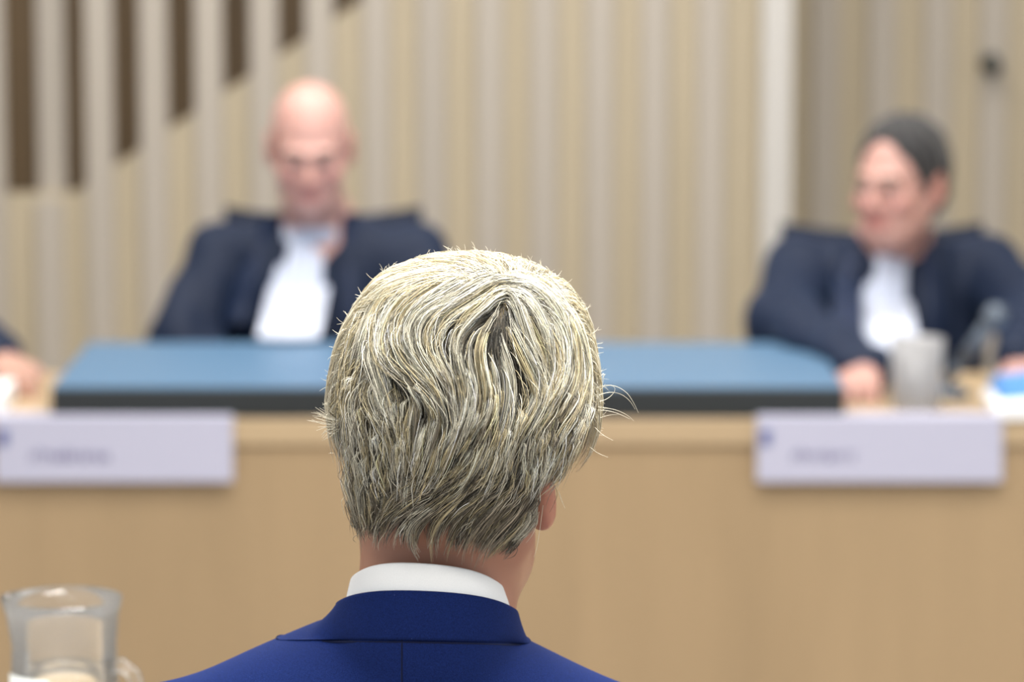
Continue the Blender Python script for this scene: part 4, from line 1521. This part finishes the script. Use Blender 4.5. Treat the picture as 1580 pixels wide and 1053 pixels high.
# loose single hairs running a little askew over the locks
for (n_, y0_, y1_, fl_, cols_, pr_) in ((480, 400, 735, flow_top, [BLOND, SAND, DARK * 1.3], [0.55, 0.2, 0.25]), (170, 735, 830, flow_nape, [ASH * 1.3, BLOND * 0.8, DARK], [0.45, 0.3, 0.25])):
    st = seed(n_, y0_, y1_, 6)
    L_ = rng.uniform(45, 130, n_) if fl_ is flow_top else rng.uniform(25, 60, n_)
    C = trace(fl_, st, L_)
    rel = C - C[:, :1]
    an = rng.normal(0, 0.10, n_)[:, None]
    C = C[:, :1] + np.stack([rel[..., 0] * np.cos(an) - rel[..., 1] * np.sin(an), rel[..., 0] * np.sin(an) + rel[..., 1] * np.cos(an)], -1)
    C[..., 0] += rng.normal(0, 2.2, (n_, 1)) * np.sin(np.linspace(0, 1, 26)[None] * rng.uniform(3, 8, (n_, 1)))
    lim_ = np.where(fl_ is flow_top, 785, 850) + rng.normal(0, 10, n_)
    C = np.array([c for c in [cut_at([c_], l_, 0.1)[0] for c_, l_ in zip(C, lim_)] if c is not None])
    locks(C, np.full(len(C), 1.0), 1, rng.uniform(-0.0012, 0.003, len(C)), mix(len(C), cols_, pr_), 0.00021, 0.001, 0.8, 0.2, 0.0, 1.2, 0.0, 0.010)

# 7. single hairs that stand off the outline
def fly(path, y, r=0.00022, c=BLOND):
    R = resample(path, NP)
    strands.append(np.array([[at(a, b, y) for a, b in R]], float))
    srad.append((r * (1 - 0.6 * np.linspace(0, 1, NP) ** 2))[None]); scol.append(np.tile(c, (1, NP, 1)))


FY = 2.915
for p in ([(922, 598), (936, 594), (952, 596), (968, 606), (978, 622), (985, 637)], [(924, 610), (940, 605), (957, 607), (972, 618), (980, 632)], [(925, 620), (938, 616), (948, 606), (950, 598), (942, 594), (928, 599)],
          [(922, 628), (938, 630), (955, 634), (970, 642), (978, 650)], [(922, 633), (940, 634), (958, 640), (972, 647)], [(925, 582), (933, 574), (931, 584), (929, 600)], [(926, 645), (942, 640), (955, 640)],
          [(918, 660), (930, 672), (946, 680)], [(910, 690), (922, 700), (938, 706)], [(862, 758), (866, 772), (872, 785)], [(838, 780), (834, 810), (829, 845), (824, 860)], [(832, 790), (826, 820), (812, 838)]):
    fly(p, FY)
for p in ([(520, 650), (505, 640), (494, 632)], [(520, 655), (502, 648), (486, 646)], [(520, 660), (504, 658), (490, 662)], [(520, 645), (508, 634), (500, 622)], [(516, 640), (507, 626), (503, 616)], [(518, 662), (505, 664), (496, 672)],
          [(522, 652), (500, 641), (482, 636)], [(520, 657), (500, 653), (478, 648)], [(525, 650), (507, 646), (490, 640)], [(520, 648), (505, 642), (490, 634)], [(522, 664), (508, 668), (498, 680)]):
    for _ in range(3):
        fly([(x + rng.normal(0, 2), y + rng.normal(0, 2)) for x, y in p], 2.93)
for _ in range(70):
    y0 = rng.uniform(405, 700)
    l, r = sil(y0)
    s = rng.choice((-1, 1))
    x0 = l + 4 if s < 0 else r - 4
    a = rng.uniform(5, 15); u = rng.uniform(-12, 10)
    fly([(x0, y0), (x0 + s * a * 0.6, y0 + u * 0.4), (x0 + s * a, y0 + u)], rng.uniform(2.92, 2.97), 0.0002)
for _ in range(45):
    x0 = rng.uniform(590, 850)
    k = int(np.argmax([(sil(y)[0] < x0 < sil(y)[1]) for y in range(385, 480)])) + 385
    dx = rng.normal(-3, 6); a = rng.uniform(4, 13)
    fly([(x0, k + 4), (x0 + dx * 0.4, k - a * 0.6), (x0 + dx, k - a)], rng.uniform(2.92, 2.97), 0.0002)


def strand_mesh(name, P, R, Cc):
    n, k, _ = P.shape
    T = np.gradient(P, axis=1); T /= np.linalg.norm(T, axis=2)[..., None] + 1e-12
    ref = rng.normal(0, 1, (n, 1, 3)); ref /= np.linalg.norm(ref, axis=2)[..., None]
    A = np.cross(T, ref); A /= np.linalg.norm(A, axis=2)[..., None] + 1e-9
    B = np.cross(T, A)
    V = np.empty((n, k, 3, 3), np.float32)
    for i in range(3):
        t = i * 2 * math.pi / 3
        V[:, :, i] = P + R[..., None] * (math.cos(t) * A + math.sin(t) * B)
    base = (np.arange(n)[:, None, None] * (k * 3) + np.arange(k - 1)[None, :, None] * 3)
    i0 = np.array([0, 1, 2])[None, None]; i1 = np.array([1, 2, 0])[None, None]
    F = np.stack([base + i0, base + i1, base + 3 + i1, base + 3 + i0], -1).reshape(-1, 4)
    cc = np.repeat(Cc[:, :, None], 3, axis=2).reshape(-1, 3)
    return mesh_np(name, V.reshape(-1, 3), F, True, cc)


PP = np.concatenate(strands); RR = np.concatenate([np.broadcast_to(r, (len(p), NP)) for r, p in zip(srad, strands)])
CC = np.concatenate([np.broadcast_to(c, (len(p), NP, 3)) for c, p in zip(scol, strands)])
print('STRANDS', PP.shape)
hr = link('hair', strand_mesh('hair', PP, RR, CC), M['hair'], man)
hr['label'] = 'thick wavy blond hair with darker hair at the nape'
hr['kind'] = 'stuff'
#HAIR_END
print('TRIS', sum(sum(len(p.vertices) - 2 for p in o.data.polygons) if len(o.data.polygons) < 5000 else len(o.data.polygons) * 2 for o in bpy.data.objects if o.type == 'MESH'))
